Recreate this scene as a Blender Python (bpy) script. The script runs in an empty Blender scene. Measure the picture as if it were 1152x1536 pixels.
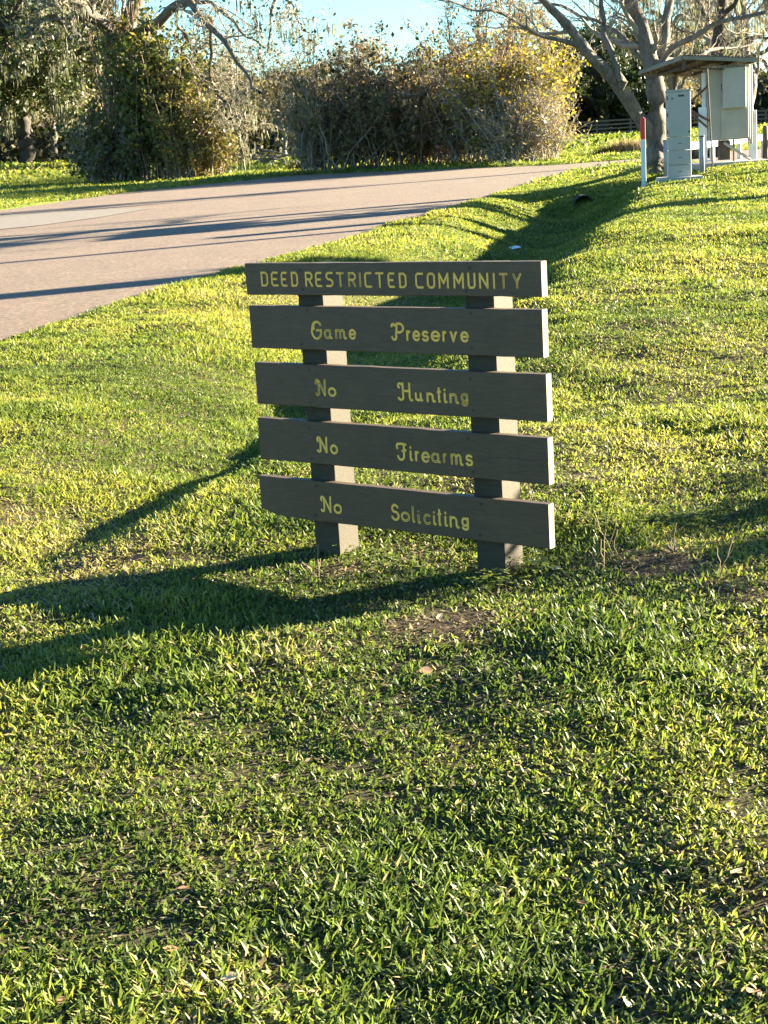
import bpy, bmesh, math
import numpy as np
from mathutils import Matrix, Vector

S = bpy.context.scene
C = S.collection
R = math.radians

# ------------------------------------------------------------------ camera
FPX = 2308.0                      # focal length in pixels of the 1152 x 1536 photograph
PITCH = math.atan((768 - 213) / FPX)
ROLL = R(3.634)
EYE = np.array([0, 0, 1.6])
fw = np.array([0, math.cos(PITCH), -math.sin(PITCH)])
u0 = np.array([0, math.sin(PITCH), math.cos(PITCH)])
x0 = np.array([1.0, 0, 0])
CX = math.cos(ROLL) * x0 - math.sin(ROLL) * u0
CU = math.sin(ROLL) * x0 + math.cos(ROLL) * u0
cam = bpy.data.cameras.new('camera')
camo = bpy.data.objects.new('camera', cam)
C.objects.link(camo)
M = Matrix(((CX[0], CU[0], -fw[0], 0), (CX[1], CU[1], -fw[1], 0), (CX[2], CU[2], -fw[2], 1.6), (0, 0, 0, 1)))
camo.matrix_world = M
cam.sensor_fit = 'VERTICAL'
cam.sensor_height = 36
cam.lens = FPX / 1536 * 36
cam.clip_end = 5000
cam.clip_start = 0.05
S.camera = camo

# ------------------------------------------------------------------ sky, sun, exposure
SUN_AZ, SUN_EL = 21.0, 12.5       # azimuth counted from +X towards +Y
w = bpy.data.worlds.new('World')
S.world = w
w.use_nodes = True
nt = w.node_tree
sky = nt.nodes.new('ShaderNodeTexSky')
sky.sky_type = 'NISHITA'
sky.sun_disc = False
sky.sun_elevation = R(SUN_EL)
sky.sun_rotation = R(90 - SUN_AZ)
sky.air_density = 1.0
sky.dust_density = 0.2
sky.ozone_density = 1.4
bg = nt.nodes['Background']
tn = nt.nodes.new('ShaderNodeMix'); tn.data_type = 'RGBA'; tn.blend_type = 'MULTIPLY'; tn.inputs[0].default_value = 1.0
tn.inputs[7].default_value = (.37, .61, .80, 1)
nt.links.new(sky.outputs[0], tn.inputs[6]); nt.links.new(tn.outputs[2], bg.inputs[0])
bg.inputs[1].default_value = 0.05
sl = bpy.data.lights.new('sun', 'SUN')
sl.energy = 5.0
sl.angle = R(0.5)
sl.color = (1.0, 0.87, 0.63)
so = bpy.data.objects.new('sun', sl)
C.objects.link(so)
sd = Vector((math.cos(R(SUN_AZ)) * math.cos(R(SUN_EL)), math.sin(R(SUN_AZ)) * math.cos(R(SUN_EL)), math.sin(R(SUN_EL))))
so.rotation_euler = sd.to_track_quat('Z', 'Y').to_euler()
so.location = (30, 10, 20)
S.view_settings.view_transform = 'Standard'
S.view_settings.look = 'None'
S.view_settings.gamma = 1
S.view_settings.exposure = 3.36
S.view_settings.use_curve_mapping = False

# ------------------------------------------------------------------ helpers
def tag(o, label=None, cat=None, group=None, kind=None):
    if label: o['label'] = label
    if cat: o['category'] = cat
    if group: o['group'] = group
    if kind: o['kind'] = kind
    return o

def empty(name, loc, rz=0):
    o = bpy.data.objects.new(name, None)
    o.empty_display_size = 0.2
    o.location = loc
    o.rotation_euler = (0, 0, rz)
    C.objects.link(o)
    return o

def link(name, me, mat=None, parent=None):
    o = bpy.data.objects.new(name, me)
    if mat is not None and len(me.materials) == 0: me.materials.append(mat)
    C.objects.link(o)
    if parent is not None:
        o.parent = parent
    return o

class MB:
    def __init__(s): s.v = []; s.f = []; s.t = []
    def poly(s, pts, tint=0.5):
        b = len(s.v); s.v += [tuple(p) for p in pts]; s.f.append(tuple(range(b, b + len(pts)))); s.t += [tint] * len(pts)
    def box(s, x, y, z, m=None, bev=0.0):
        # x, y, z = (lo, hi); m = Matrix; chamfered along all edges when bev > 0
        bm = bmesh.new()
        bmesh.ops.create_cube(bm, size=1)
        for v in bm.verts:
            v.co = Vector(((x[0] + x[1]) / 2 + v.co.x * (x[1] - x[0]), (y[0] + y[1]) / 2 + v.co.y * (y[1] - y[0]), (z[0] + z[1]) / 2 + v.co.z * (z[1] - z[0])))
        if bev > 0:
            bmesh.ops.bevel(bm, geom=bm.edges[:], offset=bev, segments=1, affect='EDGES')
        s.addbm(bm, m)
    def addbm(s, bm, m=None):
        b = len(s.v); bm.verts.index_update()
        for v in bm.verts:
            p = (m @ v.co) if m is not None else v.co
            s.v.append(tuple(p)); s.t.append(0.5)
        for f in bm.faces: s.f.append(tuple(b + v.index for v in f.verts))
        bm.free()
    def tube(s, pts, rad, k=8, cap=True):
        V, F = tubes([np.array(pts, float)[None]], [np.array(rad if hasattr(rad, '__len__') else [rad] * len(pts), float)[None]], k)
        b = len(s.v); s.v += [tuple(p) for p in V]; s.t += [0.5] * len(V)
        s.f += [tuple(b + i for i in q) for q in F]
        if cap:
            s.f.append(tuple(b + i for i in range(k))[::-1]); s.f.append(tuple(b + len(V) - k + i for i in range(k)))
    def build(s, name, mat, parent=None, smooth=False):
        me = bpy.data.meshes.new(name)
        me.from_pydata(s.v, [], s.f)
        a = me.attributes.new('tint', 'FLOAT', 'POINT'); a.data.foreach_set('value', s.t)
        if smooth:
            me.polygons.foreach_set('use_smooth', [True] * len(me.polygons))
        me.update()
        return link(name, me, mat, parent)

def fast_mesh(name, V, F, tint=None, tint2=None, smooth=False):
    """V (N,3); F (M,k) constant k"""
    me = bpy.data.meshes.new(name)
    V = np.asarray(V, np.float32); F = np.asarray(F, np.int32)
    k = F.shape[1]
    me.vertices.add(len(V)); me.vertices.foreach_set('co', V.ravel())
    me.loops.add(F.size); me.loops.foreach_set('vertex_index', F.ravel())
    me.polygons.add(len(F))
    me.polygons.foreach_set('loop_start', np.arange(0, F.size, k, dtype=np.int32))
    me.polygons.foreach_set('loop_total', np.full(len(F), k, np.int32))
    if smooth: me.polygons.foreach_set('use_smooth', np.ones(len(F), bool))
    if tint is not None:
        a = me.attributes.new('tint', 'FLOAT', 'POINT'); a.data.foreach_set('value', np.asarray(tint, np.float32))
    if tint2 is not None:
        a = me.attributes.new('tint2', 'FLOAT', 'POINT'); a.data.foreach_set('value', np.asarray(tint2, np.float32))
    me.update(calc_edges=True)
    return me

def tubes(Ps, Rs, k):
    """lists of (K,n,3) and (K,n): quads"""
    Vs, Fs, b = [], [], 0
    for P, Rr in zip(Ps, Rs):
        K, n, _ = P.shape
        T = np.gradient(P, axis=1); T /= np.linalg.norm(T, axis=2, keepdims=True) + 1e-9
        ref = np.where(np.abs(T[..., 2:3]) > 0.9, np.array([1.0, 0, 0]), np.array([0, 0, 1.0]))
        ref = np.broadcast_to(ref[:, :1], T.shape) * 1.0
        A = np.cross(T, ref); A /= np.linalg.norm(A, axis=2, keepdims=True) + 1e-9
        B = np.cross(T, A)
        an = np.arange(k) * 2 * np.pi / k
        V = P[:, :, None] + Rr[:, :, None, None] * (A[:, :, None] * np.cos(an)[None, None, :, None] + B[:, :, None] * np.sin(an)[None, None, :, None])
        idx = np.arange(K * n * k).reshape(K, n, k) + b
        a = idx[:, :-1]; c = idx[:, 1:]
        F = np.stack([a, np.roll(a, -1, 2), np.roll(c, -1, 2), c], -1).reshape(-1, 4)
        Vs.append(V.reshape(-1, 3)); Fs.append(F); b += K * n * k
    return np.concatenate(Vs), np.concatenate(Fs)

# value noise on a lattice, numpy
def _h(i, j, s):
    v = np.sin(i * 127.1 + j * 311.7 + s * 74.7) * 43758.5453
    return v - np.floor(v)
def vnoise(x, y, s=0):
    i = np.floor(x); j = np.floor(y); fx = x - i; fy = y - j
    fx = fx * fx * (3 - 2 * fx); fy = fy * fy * (3 - 2 * fy)
    return (_h(i, j, s) * (1 - fx) * (1 - fy) + _h(i + 1, j, s) * fx * (1 - fy) + _h(i, j + 1, s) * (1 - fx) * fy + _h(i + 1, j + 1, s) * fx * fy)
def sm(v, a, b):
    t = np.clip((v - a) / (b - a), 0, 1); return t * t * (3 - 2 * t)

# ------------------------------------------------------------------ the lie of the land
def xd(y): return np.interp(y, [3, 6, 7.3, 8.6, 15.6, 21.7, 32, 60], [-2.6, -1.7, -1.25, -0.8, 0.16, 1.9, 4.1, 6])
def height(x, y, bumps=True):
    x = np.asarray(x, float); y = np.asarray(y, float)
    z = np.interp(y, [0, 6, 14, 21, 33, 45, 60, 70, 90, 130, 400, 2000], [0, 0, .05, .15, .35, .48, .58, .65, .9, 1.0, 1.2, 1.5])
    z = z + 0.75 * sm(-x, 6, 22) * sm(y, 62, 100)
    u = x - xd(y)
    z = z + np.interp(y, [6, 9, 14, 19, 29, 36, 45, 60], [0, .05, .26, .37, .25, .17, .05, 0]) * sm(u, 0.3, np.interp(y, [9, 15], [1.7, 2.5]))
    dd = np.interp(y, [5.4, 6.4, 7.2, 9, 15.6, 21.7, 27, 31, 32.25, 33.3], [0, .07, .14, .20, .42, .60, .60, .52, .50, 0])
    wd = np.where(u < 0, np.interp(y, [6, 9, 16, 30], [1.1, 1.4, 2.1, 1.7]), np.interp(y, [6, 9, 15], [.42, .55, 2.0]))
    z = z - dd * (1 - sm(np.abs(u), 0, wd))
    z = z + 0.14 * sm(x, 6.1, 7.0) * sm(y, 24, 30) * (1 - sm(y, 36, 44))
    if bumps:
        nr = 1 - sm(np.hypot(x - .05, (y - 5.75)), .35, .95)
        z = z - .03 * nr
        near = sm(-y, -45, -25)
        z = z + near * (1 - .85 * nr) * (0.075 * (vnoise(x * 0.9, y * 0.9, 3) - .5) + 0.034 * (vnoise(x * 3.1, y * 3.1, 5) - .5) + 0.016 * (vnoise(x * 7.3, y * 7.3, 15) - .5))
        z = z + (1 - near) * 0.12 * (vnoise(x * 0.25, y * 0.25, 7) - .5)
    return z
def hz(x, y): return float(height(x, y))

def ray(px, py): return CX * (px - 576) / FPX - CU * (py - 768) / FPX + fw
def at(px, py, Y):
    d = ray(px, py); return EYE + d * (Y / d[1])
def ground(px, py, bumps=False):
    d = ray(px, py); t = 2.0
    for i in range(4000):
        P = EYE + d * t
        if P[2] <= float(height(P[0], P[1], bumps)): break
        t *= 1.002
    return P

NEAR_EDGE = [(-9.5, -2), (-6.3, 5)] + [tuple(ground(*p)[:2]) for p in ((0, 510), (150, 463), (300, 418), (450, 380), (600, 333), (690, 306), (750, 290), (856, 257), (915, 250), (960, 247), (1060, 246), (1152, 242))] + [(40, 60)]
FAR_EDGE = [(44, 82)] + [tuple(ground(*p)[:2]) for p in ((1152, 222), (1000, 234), (960, 238), (849, 246), (700, 252), (450, 262), (200, 287), (0, 315))] + [(-34, 26), (-60, 8), (-60, -2)]
ROAD = np.array(NEAR_EDGE + FAR_EDGE)
def inpoly(x, y, P):
    c = np.zeros(np.shape(x), bool); n = len(P)
    for i in range(n):
        x1, y1 = P[i]; x2, y2 = P[(i + 1) % n]
        if y1 == y2: continue
        k = ((y1 > y) != (y2 > y)) & (x < (x2 - x1) * (y - y1) / (y2 - y1) + x1)
        c ^= k
    return c

# ------------------------------------------------------------------ materials
def newmat(name):
    m = bpy.data.materials.new(name); m.use_nodes = True
    n = m.node_tree; b = n.nodes['Principled BSDF']
    return m, n, b
def nd(n, typ, **kw):
    o = n.nodes.new(typ)
    for k, v in kw.items():
        if k.startswith('i_'): o.inputs[k[2:]].default_value = v
        else: setattr(o, k, v)
    return o
def ramp(n, src, stops):
    r = n.nodes.new('ShaderNodeValToRGB'); e = r.color_ramp.elements
    while len(e) < len(stops): e.new(0.5)
    for q, (p, c) in zip(e, stops): q.position = p; q.color = (*c, 1)
    n.links.new(src, r.inputs[0]); return r.outputs[0]
def mix(n, f, a, b, mode='MIX'):
    o = n.nodes.new('ShaderNodeMix'); o.data_type = 'RGBA'; o.blend_type = mode
    if hasattr(f, 'links') or hasattr(f, 'is_linked'): n.links.new(f, o.inputs[0])
    else: o.inputs[0].default_value = f
    for s, i in ((a, 6), (b, 7)):
        if isinstance(s, tuple): o.inputs[i].default_value = (*s, 1)
        else: n.links.new(s, o.inputs[i])
    return o.outputs[2]
def noise(n, scale, detail=4, vec=None, rough=0.6):
    o = nd(n, 'ShaderNodeTexNoise'); o.inputs['Scale'].default_value = scale; o.inputs['Detail'].default_value = detail; o.inputs['Roughness'].default_value = rough
    if vec is not None: n.links.new(vec, o.inputs['Vector'])
    return o.outputs['Fac']
def coord(n, kind='Object', scale=None):
    t = n.nodes.new('ShaderNodeTexCoord').outputs[kind]
    if scale:
        mp = n.nodes.new('ShaderNodeMapping'); mp.inputs['Scale'].default_value = scale
        n.links.new(t, mp.inputs[0]); return mp.outputs[0]
    return t
def bump(n, b, src, strength=0.3, dist=0.02):
    o = nd(n, 'ShaderNodeBump'); o.inputs['Strength'].default_value = strength; o.inputs['Distance'].default_value = dist
    n.links.new(src, o.inputs['Height']); n.links.new(o.outputs[0], b.inputs['Normal'])
def plain(name, c, rough=0.7, var=0.25, scale=8, bmp=0.15, metal=0.0, gen='Object', sc=None, bd=0.01):
    m, n, b = newmat(name)
    v = coord(n, gen, sc)
    f = noise(n, scale, 5, v)
    lo = tuple(x * (1 - var) for x in c); hi = tuple(min(1, x * (1 + var)) for x in c)
    n.links.new(ramp(n, f, [(0.3, lo), (0.7, hi)]), b.inputs['Base Color'])
    b.inputs['Roughness'].default_value = rough; b.inputs['Metallic'].default_value = metal
    if bmp: bump(n, b, noise(n, scale * 4, 4, v), bmp, bd)
    return m
def leafmat(name, stops, transl=0.4, rough=0.55, attr='tint', spec=0.3):
    m, n, b = newmat(name)
    a = nd(n, 'ShaderNodeAttribute', attribute_name=attr)
    col = ramp(n, a.outputs['Fac'], stops)
    n.links.new(col, b.inputs['Base Color']); b.inputs['Roughness'].default_value = rough
    b.inputs['Specular IOR Level'].default_value = spec
    t = nd(n, 'ShaderNodeBsdfTranslucent'); 
    n.links.new(mix(n, 1.0, col, (1.0, 0.97, 0.62), 'MULTIPLY'), t.inputs[0])
    mx = nd(n, 'ShaderNodeMixShader'); mx.inputs[0].default_value = transl
    n.links.new(b.outputs[0], mx.inputs[1]); n.links.new(t.outputs[0], mx.inputs[2])
    n.links.new(mx.outputs[0], n.nodes['Material Output'].inputs[0])
    return m
# ------------------------------------------------------------------ ground
rng = np.random.default_rng(11)
PATCH = []   # bare, strawy patches: ground x, y, radius, strength
for px, py, r, s in ((670, 945, .19, 1), (610, 952, .11, .9), (985, 862, .22, .9), (900, 850, .12, .5), (1100, 895, .18, .6), (20, 775, .2, .6), (505, 845, .12, .7), (770, 880, .10, .7), (640, 825, .2, .4), (400, 975, .25, .4), (740, 700, .9, .25), (1030, 540, 1.3, .35), (520, 455, 1.5, .4), (200, 830, .5, .4), (1100, 1400, .3, .3), (330, 1470, .2, .4)):
    P = ground(px, py); PATCH.append((P[0], P[1], r, s))
def bare(x, y):
    v = np.zeros_like(x)
    for a, c, r, s in PATCH:
        d = np.hypot((x - a), (y - c) * 0.8) / r + 0.5 * (vnoise(x * 6, y * 6, 21) - .5)
        v = np.maximum(v, s * (1 - sm(d, .5, 1.15)))
    return v
def axis(lo, mid0, mid1, hi, step, grow=1.12):
    a = list(np.arange(mid0, mid1 + 1e-6, step)); s = step; x = a[-1]
    while x < hi: s *= grow; x += s; a.append(x)
    s = step; x = a[0]; l = []
    while x > lo: s *= grow; x -= s; l.append(x)
    return np.array(l[::-1] + a)
gx = axis(-900, -9, 9, 900, 0.14); gy = axis(-60, 1.5, 36, 1900, 0.14, 1.06)
GX, GY = np.meshgrid(gx, gy)
GZ = height(GX, GY)
inr = inpoly(GX, GY, ROAD)
GZ = np.where(inr, GZ - 0.09, GZ)
ny, nx = GX.shape
idx = np.arange(ny * nx).reshape(ny, nx)
F = np.stack([idx[:-1, :-1], idx[:-1, 1:], idx[1:, 1:], idx[1:, :-1]], -1).reshape(-1, 4)
m, n, b = newmat('soil and thatch')
v = coord(n)
f1 = noise(n, 2.5, 6, v); f2 = noise(n, 60, 6, v, .75); f3 = noise(n, 0.35, 4, v)
near = ramp(n, f2, [(0.3, (.020, .020, .010)), (0.5, (.055, .050, .022)), (0.68, (.14, .115, .06))])
bat = nd(n, 'ShaderNodeAttribute', attribute_name='tint')
near = mix(n, bat.outputs['Fac'], near, ramp(n, f2, [(0.32, (.022, .015, .010)), (0.5, (.06, .042, .027)), (0.68, (.14, .10, .065))]))
far = ramp(n, f1, [(0.25, (.085, .12, .018)), (0.5, (.14, .18, .026)), (0.72, (.21, .22, .05))])
sep = nd(n, 'ShaderNodeSeparateXYZ'); n.links.new(v, sep.inputs[0])
mr = nd(n, 'ShaderNodeMapRange'); mr.inputs['From Min'].default_value = 11; mr.inputs['From Max'].default_value = 38
n.links.new(sep.outputs['Y'], mr.inputs[0])
n.links.new(mix(n, mr.outputs[0], near, far), b.inputs['Base Color'])
b.inputs['Roughness'].default_value = 0.95; b.inputs['Specular IOR Level'].default_value = 0.1
bump(n, b, f2, 0.6, 0.03)
GROUND_M = m
g = link('ground', fast_mesh('ground', np.stack([GX, GY, GZ], -1).reshape(-1, 3), F, tint=np.where((np.abs(GX) < 12) & (GY < 30) & (GY > 0), bare(GX, GY), 0).ravel(), smooth=True), m)
tag(g, 'uneven mown ground with a ditch running back beside the road', kind='structure')

# road: a fine sheet over the sunk ground
def sheet(name, P, lift, mat, step=0.5, label=None):
    P = np.array(P); bm = bmesh.new()
    vs = [bm.verts.new((x, y, 0)) for x, y in P]
    bm.faces.new(vs)
    lo = P.min(0); hi = P.max(0)
    ys = list(np.arange(max(lo[1], 4), min(hi[1], 62), 1.0)); xs = list(np.arange(max(lo[0], -30), min(hi[0], 30), 2.0))
    for yv in ys:
        bmesh.ops.bisect_plane(bm, geom=bm.verts[:] + bm.edges[:] + bm.faces[:], plane_co=(0, yv, 0), plane_no=(0, 1, 0))
    for xv in xs:
        bmesh.ops.bisect_plane(bm, geom=bm.verts[:] + bm.edges[:] + bm.faces[:], plane_co=(xv, 0, 0), plane_no=(1, 0, 0))
    bmesh.ops.triangulate(bm, faces=bm.faces[:])
    for q in bm.verts: q.co.z = float(height(q.co.x, q.co.y, False)) + lift
    bmesh.ops.recalc_face_normals(bm, faces=bm.faces[:])
    me = bpy.data.meshes.new(name); bm.to_mesh(me); bm.free()
    for p in me.polygons: p.use_smooth = True
    if me.polygons[0].normal.z < 0: me.flip_normals()
    o = link(name, me, mat); tag(o, label, kind='structure'); return o
def jitter_edge(E, amp, seed):
    rng = np.random.default_rng(seed); out = []
    E = np.array(E)
    for a, c in zip(E[:-1], E[1:]):
        L = np.linalg.norm(c - a); k = max(1, int(min(L, 60) / 0.35))
        for i in range(k):
            p = a + (c - a) * i / k; d = (c - a) / L
            out.append(p + np.array([-d[1], d[0]]) * rng.normal() * amp)
    out.append(E[-1]); return out
m, n, b = newmat('worn chip seal asphalt')
v = coord(n)
fa = noise(n, 17, 7, v, .85); fb = noise(n, 0.8, 5, v); fc = noise(n, 9, 5, coord(n, 'Object', (0.25, 1.4, 1)))
vor = nd(n, 'ShaderNodeTexVoronoi'); vor.inputs['Scale'].default_value = 38; n.links.new(v, vor.inputs['Vector'])
c1 = ramp(n, fa, [(0.38, (.035, .026, .02)), (0.5, (.19, .14, .11)), (0.6, (.50, .38, .31))])
c2 = mix(n, 0.3, c1, ramp(n, fb, [(0.35, (.16, .12, .095)), (0.65, (.30, .23, .185))]))
c3 = mix(n, 0.3, c2, vor.outputs['Color'], 'SOFT_LIGHT')
c4 = mix(n, 0.25, c3, ramp(n, fc, [(0.35, (.13, .10, .08)), (0.65, (.31, .24, .195))]))
c5 = mix(n, 1.0, c4, (.68, .615, .53), 'MULTIPLY')
n.links.new(c5, b.inputs['Base Color']); b.inputs['Roughness'].default_value = 0.9
bump(n, b, fa, 0.7, 0.012)
ROAD_M = m
sheet('road', jitter_edge(NEAR_EDGE, .05, 1) + jitter_edge(FAR_EDGE, .08, 2), -0.012, m, label='worn brown asphalt road curving away to the right')
pm = plain('pale tan strip', (.155, .13, .105), .9, .25, 9, .3)
ap = [tuple(ground(*p)[:2]) for p in ((0, 344), (60, 338), (150, 326), (230, 312), (120, 316), (0, 323))]  # outline of a paler tan strip laid just above the asphalt
sheet('pale_strip', [(-17, 27.5), (-14, 29)] + ap[0:4] + ap[4:] + [(-17, 37)], 0.0, pm, label='pale tan strip lying over the asphalt at the left')

# ------------------------------------------------------------------ grass
def grass(y0, y1, dens, L, W, sprig, mode, seed, span=None, slope=0.27, marg=0.7):
    r = np.random.default_rng(seed)
    if span is None:
        x0_, x1_ = -slope * y1 - marg, slope * y1 + marg
    else: x0_, x1_ = span
    N = int(dens * (x1_ - x0_) * (y1 - y0) / sprig)
    x = r.uniform(x0_, x1_, N); y = r.uniform(y0, y1, N)
    if span is None:
        k = np.abs(x) < slope * y + marg; x, y = x[k], y[k]
    k = ~inpoly(x, y, ROAD); x, y = x[k], y[k]
    # clumps: density follows a fine noise; bare patches thin out
    den = 0.62 + 0.9 * vnoise(x * 9, y * 9, 2) * (0.5 + vnoise(x * 2.2, y * 2.2, 9))
    den *= 1 - 0.93 * bare(x, y)
    k = r.random(len(x)) < den; x, y = x[k], y[k]
    x = np.repeat(x, sprig) + r.normal(0, .004 + W * .6, len(x) * sprig); y = np.repeat(y, sprig) + r.normal(0, .004 + W * .6, len(y) * sprig)
    n_ = len(x); br = bare(x, y)
    big = vnoise(x * .7, y * .7, 31); med = vnoise(x * 2.6 + 9, y * 2.6, 33); fine = r.random(n_)
    lush = sm(vnoise(x * 1.5, y * 1.5, 41), .45, .8)
    l = L * r.uniform(.5, 1.35, n_) * (.75 + .6 * lush); wd = W * r.uniform(.6, 1.25, n_)
    az = r.uniform(0, 2 * np.pi, n_); th = np.abs(r.normal(.75, .33, n_)); th = np.clip(th, .05, 1.45)
    straw = (r.random(n_) < .09 + .22 * sm(big, .55, .85) + .6 * br + .12 * sm(med, .6, .9))
    th = np.where(straw, np.clip(th + .35, 0, 1.5), th)
    z = height(x, y) - 0.004
    B = np.stack([x, y, z], -1)
    D = np.stack([np.cos(az), np.sin(az), 0 * az], -1); Wv = np.stack([-np.sin(az), np.cos(az), 0 * az], -1)
    tw = r.normal(0, .5, n_)[:, None]; Wv2 = Wv * np.cos(tw) + np.array([0, 0, 1.]) * np.sin(tw)
    Tdir = D * np.sin(th)[:, None] + np.array([0, 0, 1.]) * np.cos(th)[:, None]
    th2 = np.clip(th + r.normal(.35, .3, n_), 0, 1.9); Tdir2 = D * np.sin(th2)[:, None] + np.array([0, 0, 1.]) * np.cos(th2)[:, None]
    hw = (wd / 2)[:, None]
    tint = np.clip(.33 + .10 * sm(-(x - xd(y)), .2, 1.2) * sm(y, 6, 8) + .33 * (big - .5) + .4 * (med - .5) + r.normal(0, .12, n_), .02, .62)  # extra yellow left of the ditch: sunlit look of that slope painted in
    tint = np.where(straw, r.uniform(.72, 1.0, n_), tint)
    if mode == 'blade':
        mid = B + Tdir * (l * .55)[:, None]; tip = mid + Tdir2 * (l * .45)[:, None]
        V = np.stack([B - Wv * hw * .7, B + Wv * hw * .7, mid + Wv2 * hw, mid - Wv2 * hw, tip + Wv2 * hw * .35, tip - Wv2 * hw * .35], 1).reshape(-1, 3)
        o = np.arange(n_)[:, None] * 6
        F = np.concatenate([np.stack([o + 0, o + 1, o + 2, o + 3], -1).reshape(-1, 4), np.stack([o + 3, o + 2, o + 4, o + 5], -1).reshape(-1, 4)])
        nv = 6
    else:
        mid = B + Tdir * (l * .5)[:, None]; tip = B + Tdir * (l * .6)[:, None] + Tdir2 * (l * .4)[:, None]
        V = np.stack([B, mid + Wv2 * hw, tip, mid - Wv2 * hw], 1).reshape(-1, 3)
        o = np.arange(n_)[:, None] * 4
        F = np.stack([o, o + 1, o + 2, o + 3], -1).reshape(-1, 4); nv = 4
    return V, F, np.repeat(tint, nv)
def merge(parts):
    V, F, T, b = [], [], [], 0
    for v_, f_, t_ in parts: V.append(v_); F.append(f_ + b); T.append(t_); b += len(v_)
    return np.concatenate(V), np.concatenate(F), np.concatenate(T)
GRASS_M = leafmat('grass blades', [(0, (.05, .085, .020)), (.3, (.14, .20, .038)), (.6, (.30, .31, .055)), (.70, (.30, .25, .11)), (1, (.50, .42, .25))], .5, .5, spec=.25)
blades = [grass(1.9, 4.2, 19000, .027, .0066, 3, 'blade', 1), grass(4.2, 6.8, 11500, .031, .0078, 3, 'blade', 2),
          grass(6.8, 12, 8200, .036, .0086, 3, 'kite', 3), grass(12, 22, 2900, .046, .013, 2, 'kite', 4), grass(22, 36, 1000, .06, .024, 2, 'kite', 5),
          grass(36, 60, 110, .10, .06, 2, 'kite', 6)]
V, F, T = merge(blades)

o = link('grass', fast_mesh('grass', V, F, T), GRASS_M)
tag(o, 'short coarse lawn grass covering the foreground and both ditch banks', 'grass', kind='stuff')
V, F, T = merge([grass(48, 75, 130, .13, .06, 2, 'kite', 7, slope=.28), grass(75, 125, 12, .25, .22, 2, 'kite', 8, slope=.28)])
o = link('grass', fast_mesh('grass', V, F, T), GRASS_M)
tag(o, 'sunlit strip of lawn grass beyond the road under the trees', 'grass', kind='stuff')
# thatch: flat dead clippings lying between the blades
def thatch(x0_, x1_, y0_, y1_, N, s, seed, only_bare=False):
    r = np.random.default_rng(seed); x = r.uniform(x0_, x1_, N); y = r.uniform(y0_, y1_, N)
    k = (~inpoly(x, y, ROAD)) & (np.abs(x) < .27 * y + .7)
    if only_bare: k &= bare(x, y) > r.random(N) * .9
    x, y = x[k], y[k]; N = len(x); az = r.uniform(0, 6.283, N); l = (s * r.uniform(.5, 1.6, N))[:, None]
    D = np.stack([np.cos(az), np.sin(az), r.normal(0, .25, N)], -1) * l; Wv = np.stack([-np.sin(az), np.cos(az), r.normal(0, .5, N)], -1) * s * .12
    P = np.stack([x, y, height(x, y) + r.uniform(.001, .012, N)], -1)
    V = np.stack([P - D / 2, P + Wv, P + D / 2, P - Wv], 1).reshape(-1, 3)
    return V, np.arange(N * 4).reshape(N, 4), np.repeat(r.random(N), 4)
V, F, T = merge([thatch(-2.6, 2.6, 1.9, 6.8, 60000, .022, 91), thatch(-3.2, 3.2, 3, 9, 60000, .020, 92, True)])
o = link('thatch', fast_mesh('thatch', V, F, T), leafmat('dead clippings', [(0, (.03, .022, .014)), (.6, (.09, .07, .04)), (1, (.24, .19, .12))], .2, .8))
tag(o, 'dead brown clippings and leaf litter lying between the grass blades', 'thatch', kind='stuff')
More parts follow.
